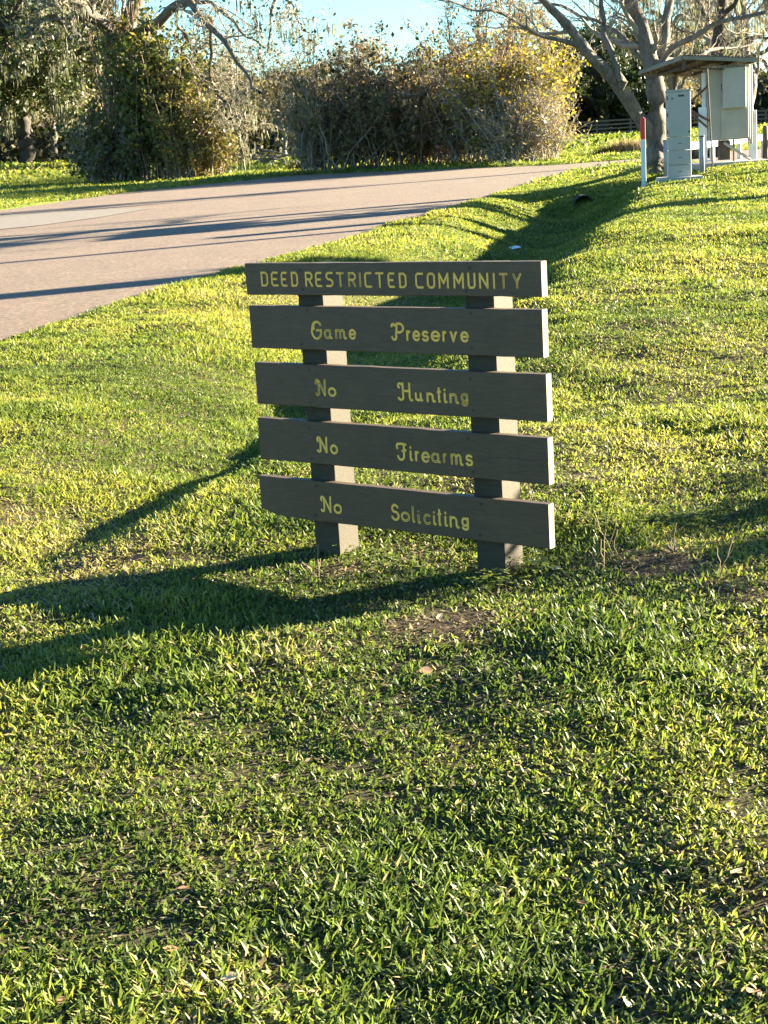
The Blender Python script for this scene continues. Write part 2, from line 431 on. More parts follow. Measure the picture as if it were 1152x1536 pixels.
# longer blades that hang over the road edge
r = np.random.default_rng(77)
print('grass faces', len(blades[0][1]), len(blades[1][1]), [len(q[1]) for q in blades])
LETTERS = [
   [('D', -0.5737, -0.5372, 1.1277, 1.0699), ('E', -0.5205, -0.4843, 1.1275, 1.0701), ('E', -0.4694, -0.438, 1.1268, 1.0696), ('D', -0.4172, -0.3825, 1.1267, 1.0692), ('R', -0.3458, -0.3087, 1.1265, 1.0689), ('E', -0.295, -0.2625, 1.1258, 1.0685), ('S', -0.2424, -0.2067, 1.1257, 1.0687), ('T', -0.1912, -0.1516, 1.125, 1.0677), ('R', -0.1327, -0.0957, 1.1248, 1.0674), ('I', -0.0783, -0.0735, 1.1247, 1.0675), ('C', -0.0549, -0.0205, 1.1246, 1.0665), ('T', -0.0028, 0.036, 1.124, 1.0662), ('E', 0.0549, 0.0865, 1.1233, 1.0663), ('D', 0.1071, 0.141, 1.1221, 1.0655), ('C', 0.1819, 0.2179, 1.1219, 1.0647), ('O', 0.2342, 0.2705, 1.1218, 1.0649), ('M', 0.2859, 0.33, 1.1217, 1.0645), ('M', 0.3517, 0.3965, 1.1215, 1.0648), ('U', 0.4134, 0.447, 1.1214, 1.0645), ('N', 0.4625, 0.502, 1.1208, 1.0647), ('I', 0.524, 0.5277, 1.1207, 1.0643), ('T', 0.5472, 0.5853, 1.1201, 1.0645), ('Y', 0.6034, 0.6405, 1.1199, 1.0647)] ,
   [('Gs', -0.3358, -0.2784, 0.9369, 0.8632), ('a', -0.27, -0.2295, 0.9057, 0.8664), ('m', -0.2158, -0.159, 0.9069, 0.8679), ('e', -0.148, -0.1116, 0.908, 0.8674), ('Ps', 0.0556, 0.1177, 0.9372, 0.8669), ('r', 0.1242, 0.1489, 0.9083, 0.8693), ('e', 0.1541, 0.1912, 0.909, 0.8684), ('s', 0.1963, 0.2302, 0.9086, 0.8682), ('e', 0.2376, 0.2814, 0.9095, 0.8687), ('r', 0.2886, 0.3118, 0.9091, 0.8697), ('v', 0.3232, 0.3562, 0.9088, 0.8694), ('e', 0.3691, 0.4082, 0.9097, 0.8694)] ,
   [('Ns', -0.3341, -0.2763, 0.7086, 0.6386), ('o', -0.2697, -0.2289, 0.6767, 0.6393), ('Hs', 0.0688, 0.1396, 0.7108, 0.6387), ('u', 0.1495, 0.1871, 0.6746, 0.6418), ('n', 0.2019, 0.2449, 0.677, 0.6401), ('t', 0.2514, 0.2706, 0.6982, 0.6407), ('i', 0.2795, 0.2992, 0.68, 0.6402), ('n', 0.3064, 0.35, 0.6792, 0.6403), ('g', 0.3591, 0.3951, 0.6814, 0.6336)] ,
   [('Ns', -0.3467, -0.2882, 0.4771, 0.409), ('o', -0.2791, -0.2403, 0.4479, 0.4084), ('Fs', 0.0467, 0.0969, 0.4777, 0.4058), ('i', 0.1073, 0.1265, 0.4497, 0.4078), ('r', 0.134, 0.1568, 0.4491, 0.4086), ('e', 0.1641, 0.2057, 0.4492, 0.4064), ('a', 0.2108, 0.2527, 0.4487, 0.4085), ('r', 0.263, 0.2852, 0.4491, 0.4104), ('m', 0.2982, 0.3554, 0.4515, 0.4068), ('s', 0.3654, 0.4002, 0.4516, 0.4078)] ,
   [('Ns', -0.3493, -0.2886, 0.2342, 0.1647), ('o', -0.2819, -0.2403, 0.2058, 0.1649), ('S', 0.0041, 0.045, 0.2313, 0.1641), ('o', 0.0516, 0.0945, 0.2046, 0.165), ('l', 0.1029, 0.12, 0.232, 0.1647), ('i', 0.128, 0.148, 0.2023, 0.1635), ('c', 0.1579, 0.1953, 0.2059, 0.1634), ('i', 0.2011, 0.2201, 0.2046, 0.1642), ('t', 0.2245, 0.2434, 0.2303, 0.1638), ('i', 0.2538, 0.2725, 0.2063, 0.1642), ('n', 0.2783, 0.3244, 0.208, 0.1623), ('g', 0.3336, 0.3719, 0.2085, 0.1579)] ,
]
# ------------------------------------------------------------------ the sign
sO = Vector((0.0237, 5.828, 0.0))
sD = Vector((0.7939, -0.6080, 0.0019)); sN = Vector((0.6080, 0.7939, -0.0057)); sU = sD.cross(sN) * 1.0
sign = empty('community_sign', sO)
sign.matrix_world = Matrix(((sD.x, sN.x, sU.x, sO.x), (sD.y, sN.y, sU.y, sO.y), (sD.z, sN.z, sU.z, sO.z), (0, 0, 0, 1)))
tag(sign, 'brown wooden sign of five boards on two posts reading DEED RESTRICTED COMMUNITY', 'sign')
def woodmat(name, c, grain, rough):
    m, n, b = newmat(name)
    v = coord(n, 'Object', (1.2, 10, 10)); v2 = coord(n, 'Object')
    f = noise(n, 9, 8, v, .7); g_ = noise(n, 3.5, 5, v2); h_ = noise(n, 90, 4, v2)
    lo = tuple(x * (1 - grain) for x in c); hi = tuple(x * (1 + grain) for x in c)
    c1 = ramp(n, f, [(.3, lo), (.7, hi)])
    c2 = mix(n, .35, c1, ramp(n, g_, [(.35, tuple(x * .7 for x in c)), (.7, tuple(x * 1.35 for x in c))]))
    vk = nd(n, 'ShaderNodeTexVoronoi'); vk.inputs['Scale'].default_value = 3.1; vk.inputs['Randomness'].default_value = 1
    n.links.new(coord(n, 'Object', (1, 1, 1.6)), vk.inputs['Vector'])
    c2 = mix(n, ramp(n, vk.outputs['Distance'], [(.035, (.75, .75, .75)), (.075, (0, 0, 0))]), c2, tuple(x * .35 for x in c))
    st = noise(n, 5, 6, coord(n, 'Object', (.5, 1, 2.5)), .7); c2 = mix(n, ramp(n, st, [(.55, (0, 0, 0)), (.75, (.5, .5, .5))]), c2, tuple(x * 1.9 + .01 for x in c))
    n.links.new(c2, b.inputs['Base Color']); b.inputs['Roughness'].default_value = rough
    mx = nd(n, 'ShaderNodeMath', operation='ADD'); n.links.new(f, mx.inputs[0]); n.links.new(h_, mx.inputs[1])
    bump(n, b, mx.outputs[0], .35, .003)
    return m
BOARD_M = woodmat('brown stained board', (.080, .048, .022), .42, .6)
POST_M = woodmat('weathered brown post', (.040, .032, .017), .5, .8)
m, n, b = newmat('sawn end grain')
wv = nd(n, 'ShaderNodeTexWave', wave_type='RINGS', rings_direction='X'); wv.inputs['Scale'].default_value = 38; wv.inputs['Distortion'].default_value = 3; wv.inputs['Detail'].default_value = 3
n.links.new(coord(n), wv.inputs['Vector'])
n.links.new(mix(n, .35, ramp(n, wv.outputs['Fac'], [(.2, (.16, .13, .08)), (.8, (.30, .25, .16))]), ramp(n, noise(n, 25, 5, coord(n)), [(.35, (.10, .085, .055)), (.65, (.28, .23, .15))])), b.inputs['Base Color'])
b.inputs['Roughness'].default_value = .85
END_M = m
m, n, b = newmat('yellow lettering paint')
a = nd(n, 'ShaderNodeAttribute', attribute_name='tint')
col = ramp(n, a.outputs['Fac'], [(0.0, (.95, .60, .17)), (0.55, (.93, .50, .04)), (1.0, (.62, .28, .01))])
wn = noise(n, 60, 4, coord(n)); n.links.new(mix(n, .25, col, ramp(n, wn, [(.35, (.42, .22, .03)), (.6, (.95, .60, .16))])), b.inputs['Base Color'])
b.inputs['Roughness'].default_value = .7
YEL_M = m
DARK_M = plain('rusty dark nail head', (.02, .018, .016), .6, .3, 40, 0)
SCAR_M = plain('bare pale scratch', (.35, .33, .30), .8, .2, 40, 0)

BO = [(-.6551, .7229, 1.1605, 1.0361), (-.6504, .7193, .9924, .8213), (-.6453, .7260, .7628, .5923), (-.6511, .7235, .5344, .3625), (-.6691, .7170, .2901, .1240)]
TH = .0364
def board(i):
    xl, xr, zt, zb = BO[i]; r = np.random.default_rng(50 + i)
    bm = bmesh.new(); n_ = 24
    rings = []
    for k in range(n_ + 1):
        s = xl + (xr - xl) * k / n_
        e1, e2, wv = r.normal(0, .0004), r.normal(0, .0006), .0008 * math.sin(k * .5 + i)
        T_, B_ = zt + e1, zb + e2
        if i == 4:
            if k == 0: B_ += .030
            if k == 1: B_ += .012
            if k in (2, 3): B_ += .003
        c = .0025
        pr = [(wv, B_ + c), (wv, T_ - c), (wv + c, T_), (TH - c, T_), (TH, T_ - c), (TH, B_ + c), (TH - c, B_), (wv + c, B_)]
        rings.append([bm.verts.new((s, y, z)) for y, z in pr])
    for a_, c_ in zip(rings[:-1], rings[1:]):
        for j in range(8): bm.faces.new((a_[j], a_[(j + 1) % 8], c_[(j + 1) % 8], c_[j]))
    bm.faces.new(rings[0]); bm.faces.new(rings[-1][::-1])
    bmesh.ops.recalc_face_normals(bm, faces=bm.faces[:])
    mb = MB(); mb.addbm(bm)
    o = mb.build('board', BOARD_M, sign)
    o.data.materials.append(END_M)
    for p_ in o.data.polygons:
        if abs(p_.normal.x) > .9: p_.material_index = 1
    return o
def arc(cx, cy, rx, ry, a0, a1, n_=12):
    return [(cx + rx * math.cos(R(a0 + (a1 - a0) * i / n_)), cy + ry * math.sin(R(a0 + (a1 - a0) * i / n_))) for i in range(n_ + 1)]
G = {
 'D': [[(0, 0), (0, 1), (.7, 1), (1, .82), (1, .18), (.7, 0), (0, 0)]],
 'E': [[(1, 1), (.22, 1), (0, .86), (0, .14), (.22, 0), (1, 0)], [(0, .5), (.8, .5)]],
 'R': [[(0, 0), (0, 1), (.75, 1), (1, .85), (1, .65), (.75, .5), (0, .5)], [(.45, .5), (1, 0)]],
 'S': None, 'T': [[(0, 1), (1, 1)], [(.5, 1), (.5, 0)]], 'I': [[(.5, 1), (.5, 0)]],
 'C': [[(1, 1), (.22, 1), (0, .86), (0, .14), (.22, 0), (1, 0)]],
 'O': [[(.25, 0), (0, .16), (0, .84), (.25, 1), (.75, 1), (1, .84), (1, .16), (.75, 0), (.25, 0)]],
 'M': [[(0, 0), (0, 1), (.5, .32), (1, 1), (1, 0)]], 'N': [[(0, 0), (0, 1), (1, 0), (1, 1)]],
 'U': [[(0, 1), (0, .16), (.22, 0), (.78, 0), (1, .16), (1, 1)]], 'Y': [[(0, 1), (.5, .42), (1, 1)], [(.5, .42), (.5, 0)]],
 'BS': [[(1, 1), (.25, 1), (0, .86), (0, .66), (.22, .53), (.78, .47), (1, .34), (1, .14), (.75, 0), (0, 0)]],
 'SS': [arc(.5, .76, .42, .24, 25, 250, 14) + arc(.5, .27, .48, .27, 80, -160, 14)],
 'a': [arc(.42, .5, .42, .48, 55, 395, 20)[0:19] , [(.82, 1), (.80, .2), (.9, .03), (1.05, .02)]],
 'e': [[(.06, .50), (.96, .52)] , arc(.5, .5, .47, .5, 3, 320, 22)],
 'o': [arc(.5, .5, .5, .5, 0, 360, 22)],
 'c': [arc(.55, .5, .52, .5, 50, 315, 18)],
 's': [arc(.5, .75, .42, .25, 30, 250, 12) + arc(.5, .26, .46, .26, 80, -155, 12)],
 'm': [[(.04, 1), (.04, 0)], [(.04, .62)] + arc(.26, .68, .2, .3, 170, 0, 10) + [(.46, 0)], [(.46, .62)] + arc(.66, .68, .19, .3, 170, 0, 10) + [(.86, .12), (.92, 0), (1.02, 0)]],
 'n': [[(.06, 1), (.06, 0)], [(.06, .6)] + arc(.42, .64, .34, .34, 170, 0, 12) + [(.78, .12), (.86, 0), (1.02, 0)]],
 'r': [[(.15, 1), (.12, 0)], [(.13, .55)] + arc(.62, .55, .45, .43, 165, 70, 8)],
 'u': [[(.05, 1), (.05, .35)] + arc(.43, .35, .38, .35, 180, 360, 12) + [(.81, 1)], [(.81, .5), (.84, .08), (.94, 0), (1.03, 0)]],
 'v': [[(0, 1), (.1, .98), (.45, 0), (.85, .85), (1.0, 1)]],
 't': [[(.5, 1), (.46, .1), (.58, 0), (.8, .02)], [(.05, .72), (.98, .74)]],
 'i': [[(.3, 1), (.28, .12), (.45, 0), (.9, .02)], [(.36, 1.42), (.36, 1.46)]],
 'l': [[(.35, 1), (.3, .1), (.5, 0), (.85, .02)]],
 'g': [arc(.42, .66, .40, .33, 50, 390, 20)[0:19], [(.84, 1), (.84, .2)] + arc(.44, .2, .40, .21, 0, -165, 10)],
 'Gs': [arc(.55, .72, .42, .28, 20, 170, 10) + arc(.5, .42, .47, .42, 165, 340, 14) + [(.97, .52)], [(.97, .50), (.52, .50)], arc(.42, .66, .2, .3, 90, 200, 6)],
 'Ps': [arc(.12, .86, .12, .1, 200, 40, 6) + arc(.62, .73, .38, .27, 150, -125, 14), [(.46, .92), (.36, .35)] + arc(.19, .2, .19, .18, 25, -170, 8)],
 'Ns': [arc(.14, .84, .13, .14, 230, 20, 8), [(.27, .95), (.30, .35)] + arc(.13, .18, .16, .17, 20, -150, 6), [(.30, .93), (.88, .02)], [(.88, .02), (.93, 1)]],
 'Hs': [arc(.14, .86, .13, .13, 240, 30, 8) + [(.36, .98)], [(.36, .98), (.36, .3)] + arc(.19, .17, .18, .16, 20, -160, 7), [(.36, .54), (.86, .56)], [(.86, 1), (.84, .15), (.92, .02), (1.02, .02)]],
 'Fs': [arc(.16, .80, .15, .17, 220, 70, 7) + [(.55, .98), (1.0, .94)], [(.80, .94), (.78, .35)] + arc(.44, .25, .34, .25, 10, -170, 10), [(.62, .55), (.98, .60)]],
}
G['O2'] = G['O']
def stroke(mb, P, hw, y0, h=.0007):
    # P list of (s, z); swept shallow groove with a lip, round ends
    P = [np.array(p) for p in P]
    run = [P[0]]; runs = []
    for i in range(1, len(P) - 1):
        a_ = P[i] - P[i - 1]; c_ = P[i + 1] - P[i]; run.append(P[i])
        if np.dot(a_, c_) < .80 * np.linalg.norm(a_) * np.linalg.norm(c_): runs.append(run); run = [P[i]]
    run.append(P[-1]); runs.append(run)
    for q, rn in enumerate(runs):
        n_ = len(rn); ts = []
        for i in range(n_):
            t = rn[min(i + 1, n_ - 1)] - rn[max(i - 1, 0)]; ts.append(t / (np.linalg.norm(t) + 1e-9))
        rings = [(rn[0] - ts[0] * hw * math.sin(f), ts[0], math.cos(f)) for f in (1.45, 1.0, .5)]
        rings += [(p, t, 1) for p, t in zip(rn, ts)]
        rings += [(rn[-1] + ts[-1] * hw * math.sin(f), ts[-1], math.cos(f)) for f in (.5, 1.0, 1.45)]
        b = len(mb.v); yy = y0 - .00012 * (q % 3)
        for p, t, k in rings:
            nn = np.array([-t[1], t[0]])
            for off, hh, tt in ((-1, 0, 1), (-.8, 1, .8), (0, .2, 0), (.8, 1, .8), (1, 0, 1)):
                v_ = p + nn * hw * k * off; mb.v.append((v_[0], yy - h * hh * k, v_[1])); mb.t.append(tt if k > .9 else .8)
        for i in range(len(rings) - 1):
            for j in range(4):
                A = b + i * 5 + j; mb.f.append((A, A + 1, A + 6, A + 5))
for i in range(5):
    bo = board(i)
    bo['label'] = ['topmost board of the sign, lettered DEED RESTRICTED COMMUNITY in capitals', 'second board from the top, lettered Game Preserve', 'middle board lettered No Hunting', 'fourth board from the top, lettered No Firearms', 'lowest board, chipped at its lower left corner, lettered No Soliciting'][i]
    mb = MB(); last = None
    for ch, s0, s1, zt, zb in LETTERS[i]:
        if last is not None and s0 - last > .0355: mb.build('lettering', YEL_M, bo); mb = MB()
        last = s1
        key = 'BS' if (ch == 'S' and i == 0) else ('SS' if ch == 'S' else ch)
        hw = .0045 if i == 0 else .0051
        iw = s1 - s0
        if ch != 'I' or i: s0i, s1i = s0 + hw * .8, s1 - hw * .8
        else: s0i, s1i = s0, s1
        z0i, z1i = zb + hw * .8, zt - hw * .8
        for pl in G[key]:
            stroke(mb, [(s0i + (s1i - s0i) * x_, z0i + (z1i - z0i) * y_) for x_, y_ in pl], hw, -.0004)
    mb.build('lettering', YEL_M, bo)
    zt, zb = BO[i][2], BO[i][3]
    rr = np.random.default_rng(5 + i)
    for s_ in (-.36, .41):
        for z_ in (zt - .022, zb + .022):
            mb = MB(); x_ = s_ + rr.normal(0, .012); z_ += rr.normal(0, .004)
            mb.tube([(x_, .001, z_), (x_, -.0012, z_)], .0062, 8); mb.build('nail', DARK_M, bo)
    if i in (1, 3):
        mb = MB(); rc = np.random.default_rng(i); xs_ = np.linspace(.50 if i == 1 else .42, BO[i][1] - .004, 9); zc_ = .93 if i == 1 else .448
        stroke(mb, [(x_, zc_ + .03 * (x_ - .5) + rc.normal(0, .0012)) for x_ in xs_], .0009, -.0003, .0001); mb.build('crack', DARK_M, bo)
    if i == 0:
        mb = MB(); stroke(mb, [(.667, 1.082), (.669, 1.100)], .0016, -.0004, .0003); stroke(mb, [(.665, 1.108), (.666, 1.114)], .0012, -.0004, .0003)
        mb.build('scratch', SCAR_M, bo)
for s_ in (-.4219, .3710):
    mb = MB(); zt = 1.15; gz_ = -.12
    mb.box((s_, s_ + .1248), (TH + .0005, TH + .1325), (gz_, zt), bev=.004)
    p = mb.build('post', POST_M, sign)

# ------------------------------------------------------------------ utility corner
STEEL = plain('pale grey painted steel', (.36, .345, .30), .5, .08, 3, .03)
WARM = plain('weathered beige steel cabinet', (.35, .325, .255), .55, .12, 3, .04)
BLUEG = plain('blue grey plastic pipe', (.20, .24, .27), .6, .15, 6, .05)
DKST = plain('dark rusted steel', (.07, .055, .045), .7, .4, 12, .2, .2)
RUST = plain('rust brown steel angle', (.16, .075, .04), .8, .3, 12, .2)
CONC = plain('grey concrete', (.36, .34, .30), .9, .2, 6, .4)
WHITEP = plain('white painted board', (.70, .69, .64), .7, .1, 6, .1)
REDP = plain('red marker plastic', (.62, .055, .035), .5, .1, 5, 0)
WHITEM = plain('white marker plastic', (.72, .75, .78), .5, .06, 5, 0)
SEAM = plain('dark seam', (.05, .05, .05), .7, .2, 9, 0)
TIN = plain('corrugated tin roof', (.19, .165, .12), .6, .25, 4, .2, .2)
FENCEW = plain('weathered fence wood', (.10, .08, .06), .85, .35, 6, .3)

# tall pedestal cabinet
P = at(1019, 272, 29.0); gz0 = P[2]
sc_ = 29.0 / FPX
cab = empty('utility_pedestal', (P[0], P[1], gz0), R(-4)); tag(cab, 'tall narrow pale grey utility pedestal on a concrete pad beside the tree', 'utility cabinet')
mb = MB(); mb.box((-.39, .40), (-.33, .33), (-.12, .085), bev=.008); mb.build('concrete_pad', CONC, cab)
w_ = .205
for z0_, z1_, nm in ((.06, .30, 'lower_panel'), (.306, .56, 'lower_panel'), (.566, .80, 'lower_panel')):
    mb = MB(); mb.box((-w_, w_), (-.15, .15), (z0_, z1_), bev=.006); q = mb.build(nm, STEEL, cab)
    mb = MB(); mb.box((-.03, .03), (-.153, -.149), ((z0_ + z1_) / 2 - .006, (z0_ + z1_) / 2 + .006)); mb.build('vent_slot', SEAM, q)
mb = MB(); mb.box((-w_ - .003, w_ + .003), (-.155, .153), (.806, 1.60), bev=.007); dr = mb.build('door', STEEL, cab)
for z_ in (.9, 1.2, 1.5):
    mb = MB(); mb.box((-w_ - .018, -w_ - .002), (-.16, -.12), (z_ - .035, z_ + .035)); mb.build('hinge', SEAM, dr)
mb = MB(); mb.box((w_ - .05, w_ - .02), (-.163, -.1555), (.87, .90)); mb.build('latch', SEAM, dr)
mb = MB(); mb.box((-.02, .09), (-.158, -.1552), (1.51, 1.545)); mb.build('name_plate', SEAM, dr)
mb = MB(); mb.box((-.14, -.11), (-.158, -.1552), (1.47, 1.50)); mb.build('lock', SEAM, dr)
mb = MB(); mb.box((-w_ - .012, w_ + .014), (-.17, .165), (1.603, 1.635), bev=.006); mb.build('cap', STEEL, cab)

# marker stake
P = at(966, 277, 29.2); mk = empty('marker_stake', P, R(10)); tag(mk, 'white marker stake with a red top standing beside the tree trunk', 'marker post')
mb = MB(); mb.box((-.045, .045), (-.008, .008), (-.15, .82), bev=.003); mb.build('stake', WHITEM, mk)
mb = MB(); mb.box((-.047, .047), (-.010, .010), (.822, 1.20), bev=.004); mb.box((-.022, .022), (-.013, .013), (1.20, 1.225), bev=.003); mb.build('red_top', REDP, mk)

# bollards
for (px, py, Y, H, lab) in ((999.5, 263, 30.6, .67, 'blue grey pipe bollard half hidden behind the tall pedestal'), (1053.5, 256, 30.4, .66, 'blue grey pipe bollard between the pedestal and the shelter')):
    P = at(px, py, Y); bo = empty('bollard', P); tag(bo, lab, 'bollard', 'pipe bollards')
    mb = MB(); mb.tube([(0, 0, -.1), (0, 0, H - .03)], .048, 14); mb.build('pipe', BLUEG, bo, True)
    mb = MB(); mb.tube([(0, 0, H - .028), (0, 0, H)], .053, 14); mb.build('cap', DKST, bo, True)

# shelter
P0 = at(1062, 248, 30.9)
sh = empty('equipment_shelter', (P0[0], P0[1], P0[2])); tag(sh, 'open steel shelter with a flat tin roof over grey electrical cabinets', 'shelter')
def rel(p): return tuple(np.array(p, float) - np.array(P0))
def A(px, py, Y): return rel(at(px, py, Y))
def beam(name, a, c, wx, mat, parent=sh, k=4, label=None):
    mb = MB(); mb.tube([a, c], wx, k); return mb.build(name, mat, parent)
mb = MB(); q0 = np.array(A(1094, 247, 31.6)); mb.box((q0[0] - .80, q0[0] + .76), (q0[1] - .4, q0[1] + .9), (-.2, .03), bev=.01); mb.build('concrete_pad', CONC, sh)
# roof plane through three corners
c0 = np.array(A(1025, 82, 31)); ca = np.array(A(958, 106, 32.93)); cb = np.array(A(1136, 86, 31.5))
e1 = cb - c0; e2 = ca - c0; nn = np.cross(e1, e2); nn /= np.linalg.norm(nn); nn *= np.sign(nn[2])
L1 = np.linalg.norm(e1); k1 = 22
mb = MB()   # corrugated sheet, two skins
rows = []
for i in range(k1 * 2 + 1):
    t = i / (k1 * 2); off = .012 * (1 if i % 2 else -1)
    rows.append((c0 + e1 * t + nn * off, c0 + e1 * t + e2 + nn * off))
for a_, c_ in zip(rows[:-1], rows[1:]):
    mb.poly([a_[0], c_[0], c_[1], a_[1]]); mb.poly([a_[1] - nn * .004, c_[1] - nn * .004, c_[0] - nn * .004, a_[0] - nn * .004])
mb.build('roof_sheet', TIN, sh)
u1 = e1 / L1; u2 = e2 / np.linalg.norm(e2); 
def plank(name, a, c, t, h, mat):   # rectangular member from a to c below the roof
    a = np.array(a); c = np.array(c); d = (c - a); d /= np.linalg.norm(d); s_ = np.cross(d, nn); s_ /= np.linalg.norm(s_); up_ = np.cross(s_, d)
    V = []
    for p in (a, c):
        for x_, z_ in ((-t, 0), (t, 0), (t, -h), (-t, -h)): V.append(p + s_ * x_ + up_ * z_)
    mb = MB(); F_ = [(0, 1, 2, 3), (7, 6, 5, 4), (0, 4, 5, 1), (1, 5, 6, 2), (2, 6, 7, 3), (3, 7, 4, 0)]
    mb.v = [tuple(v_) for v_ in V]; mb.f = F_; mb.t = [.5] * 8
    return mb.build(name, mat, sh)
dn = nn * -.02
plank('fascia', c0 + dn, cb + dn, .02, .07, TIN); plank('fascia', c0 + dn + u2 * .045, ca + dn, .02, .07, TIN)
plank('fascia', ca + dn + u1 * .03, cb + e2 + dn, .02, .07, TIN)
for t in (.25, .5, .75, 1.0): plank('rafter', c0 + e1 * t + dn * 1.6 + u2 * .03, c0 + e1 * t + e2 * .97 + dn * 1.6, .015, .05, DKST)
lo_ = np.array([0, 0, -.22])
for a_, c_ in ((c0 + u2 * .25, cb + u2 * .25), (c0 + u1 * .1 + u2 * .1, ca + u1 * .1 - u2 * .1)):
    mb = MB(); mb.tube([a_ + lo_, c_ + lo_ * .9], .014, 5)
    mb.build('truss_chord', DKST, sh)
    for i in range(7):
        t0, t1 = i / 7, (i + .5) / 7
        mb = MB(); mb.tube([a_ + (c_ - a_) * t0 + lo_, a_ + (c_ - a_) * t1 + dn * 3, a_ + (c_ - a_) * (t0 + 1 / 7) + lo_], .008, 4); mb.build('truss_web', DKST, sh)
mb = MB(); mb.tube([c0 + u2 * .1 + u1 * .06 + dn, c0 + u2 * .1 + u1 * .06 + lo_ * 1.2], .03, 6); mb.build('bracket', DKST, sh)
beam('thin_post', A(1061, 103, 31.0), A(1069, 249, 30.95), .017, DKST, k=6)
beam('rear_post', A(1012, 100, 33.2), A(1014, 262, 33.2), .05, DKST, k=6)
mb = MB(); mb.tube([A(1126.5, 98, 31.9), A(1129, 244, 31.9)], .032, 6); mb.build('side_post', STEEL, sh)
a_ = np.array(A(1126.5, 165, 31.85)); c_ = np.array(A(1129, 244, 31.85))
mb = MB(); mb.box((c_[0] - .075, c_[0] + .075), (c_[1] - .05, c_[1] + .02), (c_[2] - .02, a_[2]), bev=.006); mb.build('post_sleeve', WHITEP, sh)
beam('diagonal_brace', A(1086, 214, 31.7), A(1127, 240, 31.75), .028, STEEL)
# brown cross braces on the left side, running back
for a_, c_ in ((A(1063, 181, 31.1), A(1008, 150, 33.1)), (A(1063, 128, 31.1), A(1010, 176, 33.1)), (A(1060, 190, 31.1), A(1036, 170, 32.4))):
    beam('cross_brace', a_, c_, .03, RUST)
# main cabinet
cz = np.array(A(1094, 210, 31.7)); cb_ = MB()
W2 = .43; H2 = 1.46
cb_.box((cz[0] - W2, cz[0] + W2), (cz[1], cz[1] + .42), (cz[2], cz[2] + H2), bev=.01); big = cb_.build('cabinet', WARM, sh)
y_ = cz[1]
mb = MB(); mb.box((cz[0] - .165, cz[0] + .385), (y_ - .022, y_ - .001), (cz[2] + .03, cz[2] + 1.40), bev=.005); dd_ = mb.build('cabinet_door', WARM, sh)
mb = MB(); mb.box((cz[0] - .15, cz[0] + .31), (y_ - .15, y_ - .024), (cz[2] + .62, cz[2] + 1.40), bev=.008); hb = mb.build('meter_box', STEEL, sh)
mb = MB(); mb.box((cz[0] - .162, cz[0] - .145), (y_ - .05, y_ - .024), (cz[2] + .96, cz[2] + 1.1)); mb.build('handle', SEAM, hb)
for row, zz in enumerate((.50, .24)):
    for kx in range(4):
        mb = MB(); x_ = cz[0] - .09 + kx * .12
        for q in range(5): mb.box((x_, x_ + .07), (y_ - .026, y_ - .0225), (cz[2] + zz + q * .022, cz[2] + zz + .009 + q * .022))
        mb.build('louvre', plain('louvre grey', (.34, .34, .31), .6, .1) if (row + kx) == 0 else bpy.data.materials['louvre grey'], dd_)
mb = MB(); mb.box((cz[0] + W2 + .006, cz[0] + W2 + .05), (y_ + .05, y_ + .30), (cz[2] - .1, cz[2] + 1.5), bev=.004); mb.build('side_channel', WARM, sh)
mb = MB(); mb.box((cz[0] - .60, cz[0] - .44), (y_ + .02, y_ + .08), (-.05, 1.12), bev=.004); mb.build('backing_board', WHITEP, sh)
mb = MB(); mb.box((cz[0] - .52, cz[0] - .44), (y_ + .09, y_ + .12), (1.0, 1.78), bev=.004); mb.build('backing_board', WHITEP, sh)
mb = MB(); mb.box((cz[0] - .17, cz[0] + .05), (y_ + .12, y_ + .30), (.06, cz[2] - .004), bev=.01); mb.build('support_post', plain('old brown timber', (.10, .07, .045), .85, .3, 8, .3), sh)
mb = MB(); mb.tube([(cz[0] + .11, y_ + .1, .0), (cz[0] + .11, y_ + .1, cz[2])], .02, 6); mb.build('conduit', RUST, sh)

# white rail beyond the shelter
Pa = at(1026, 232, 34.2); Pb = at(1180, 203, 45)
rl = empty('white_rail', (Pa[0], Pa[1], hz(Pa[0], Pa[1]))); tag(rl, 'low white plank rail behind the shelter along the drive', 'rail fence')
o0 = np.array([Pa[0], Pa[1], hz(Pa[0], Pa[1])]); zt = .36
d_ = np.array([Pb[0] - Pa[0], Pb[1] - Pa[1]]); Ld = np.linalg.norm(d_); ang = math.atan2(d_[1], d_[0])
Mr = Matrix.Rotation(ang, 4, 'Z')
for k in range(4):
    mb = MB(); mb.box((k * Ld / 4 + .003, (k + 1) * Ld / 4 - .003), (-.02, .02), (zt - .07, zt + .09), Mr, .004); mb.build('plank', WHITEP, rl)
for k in range(5):
    mb = MB(); mb.box((k * Ld / 4 - .05, k * Ld / 4 + .05), (.022, .12), (-.2, zt + .07), Mr, .004); mb.build('post', WHITEP, rl)
P = at(1148, 236, 33.5); fp = empty('wooden_post', (P[0], P[1], P[2])); tag(fp, 'short round wooden post at the right edge beyond the shelter', 'post')
mb = MB(); mb.tube([(0, 0, -.2), (0, 0, .62), (0, 0, .66)], [.06, .055, .03], 10); mb.build('timber', FENCEW, fp, True)

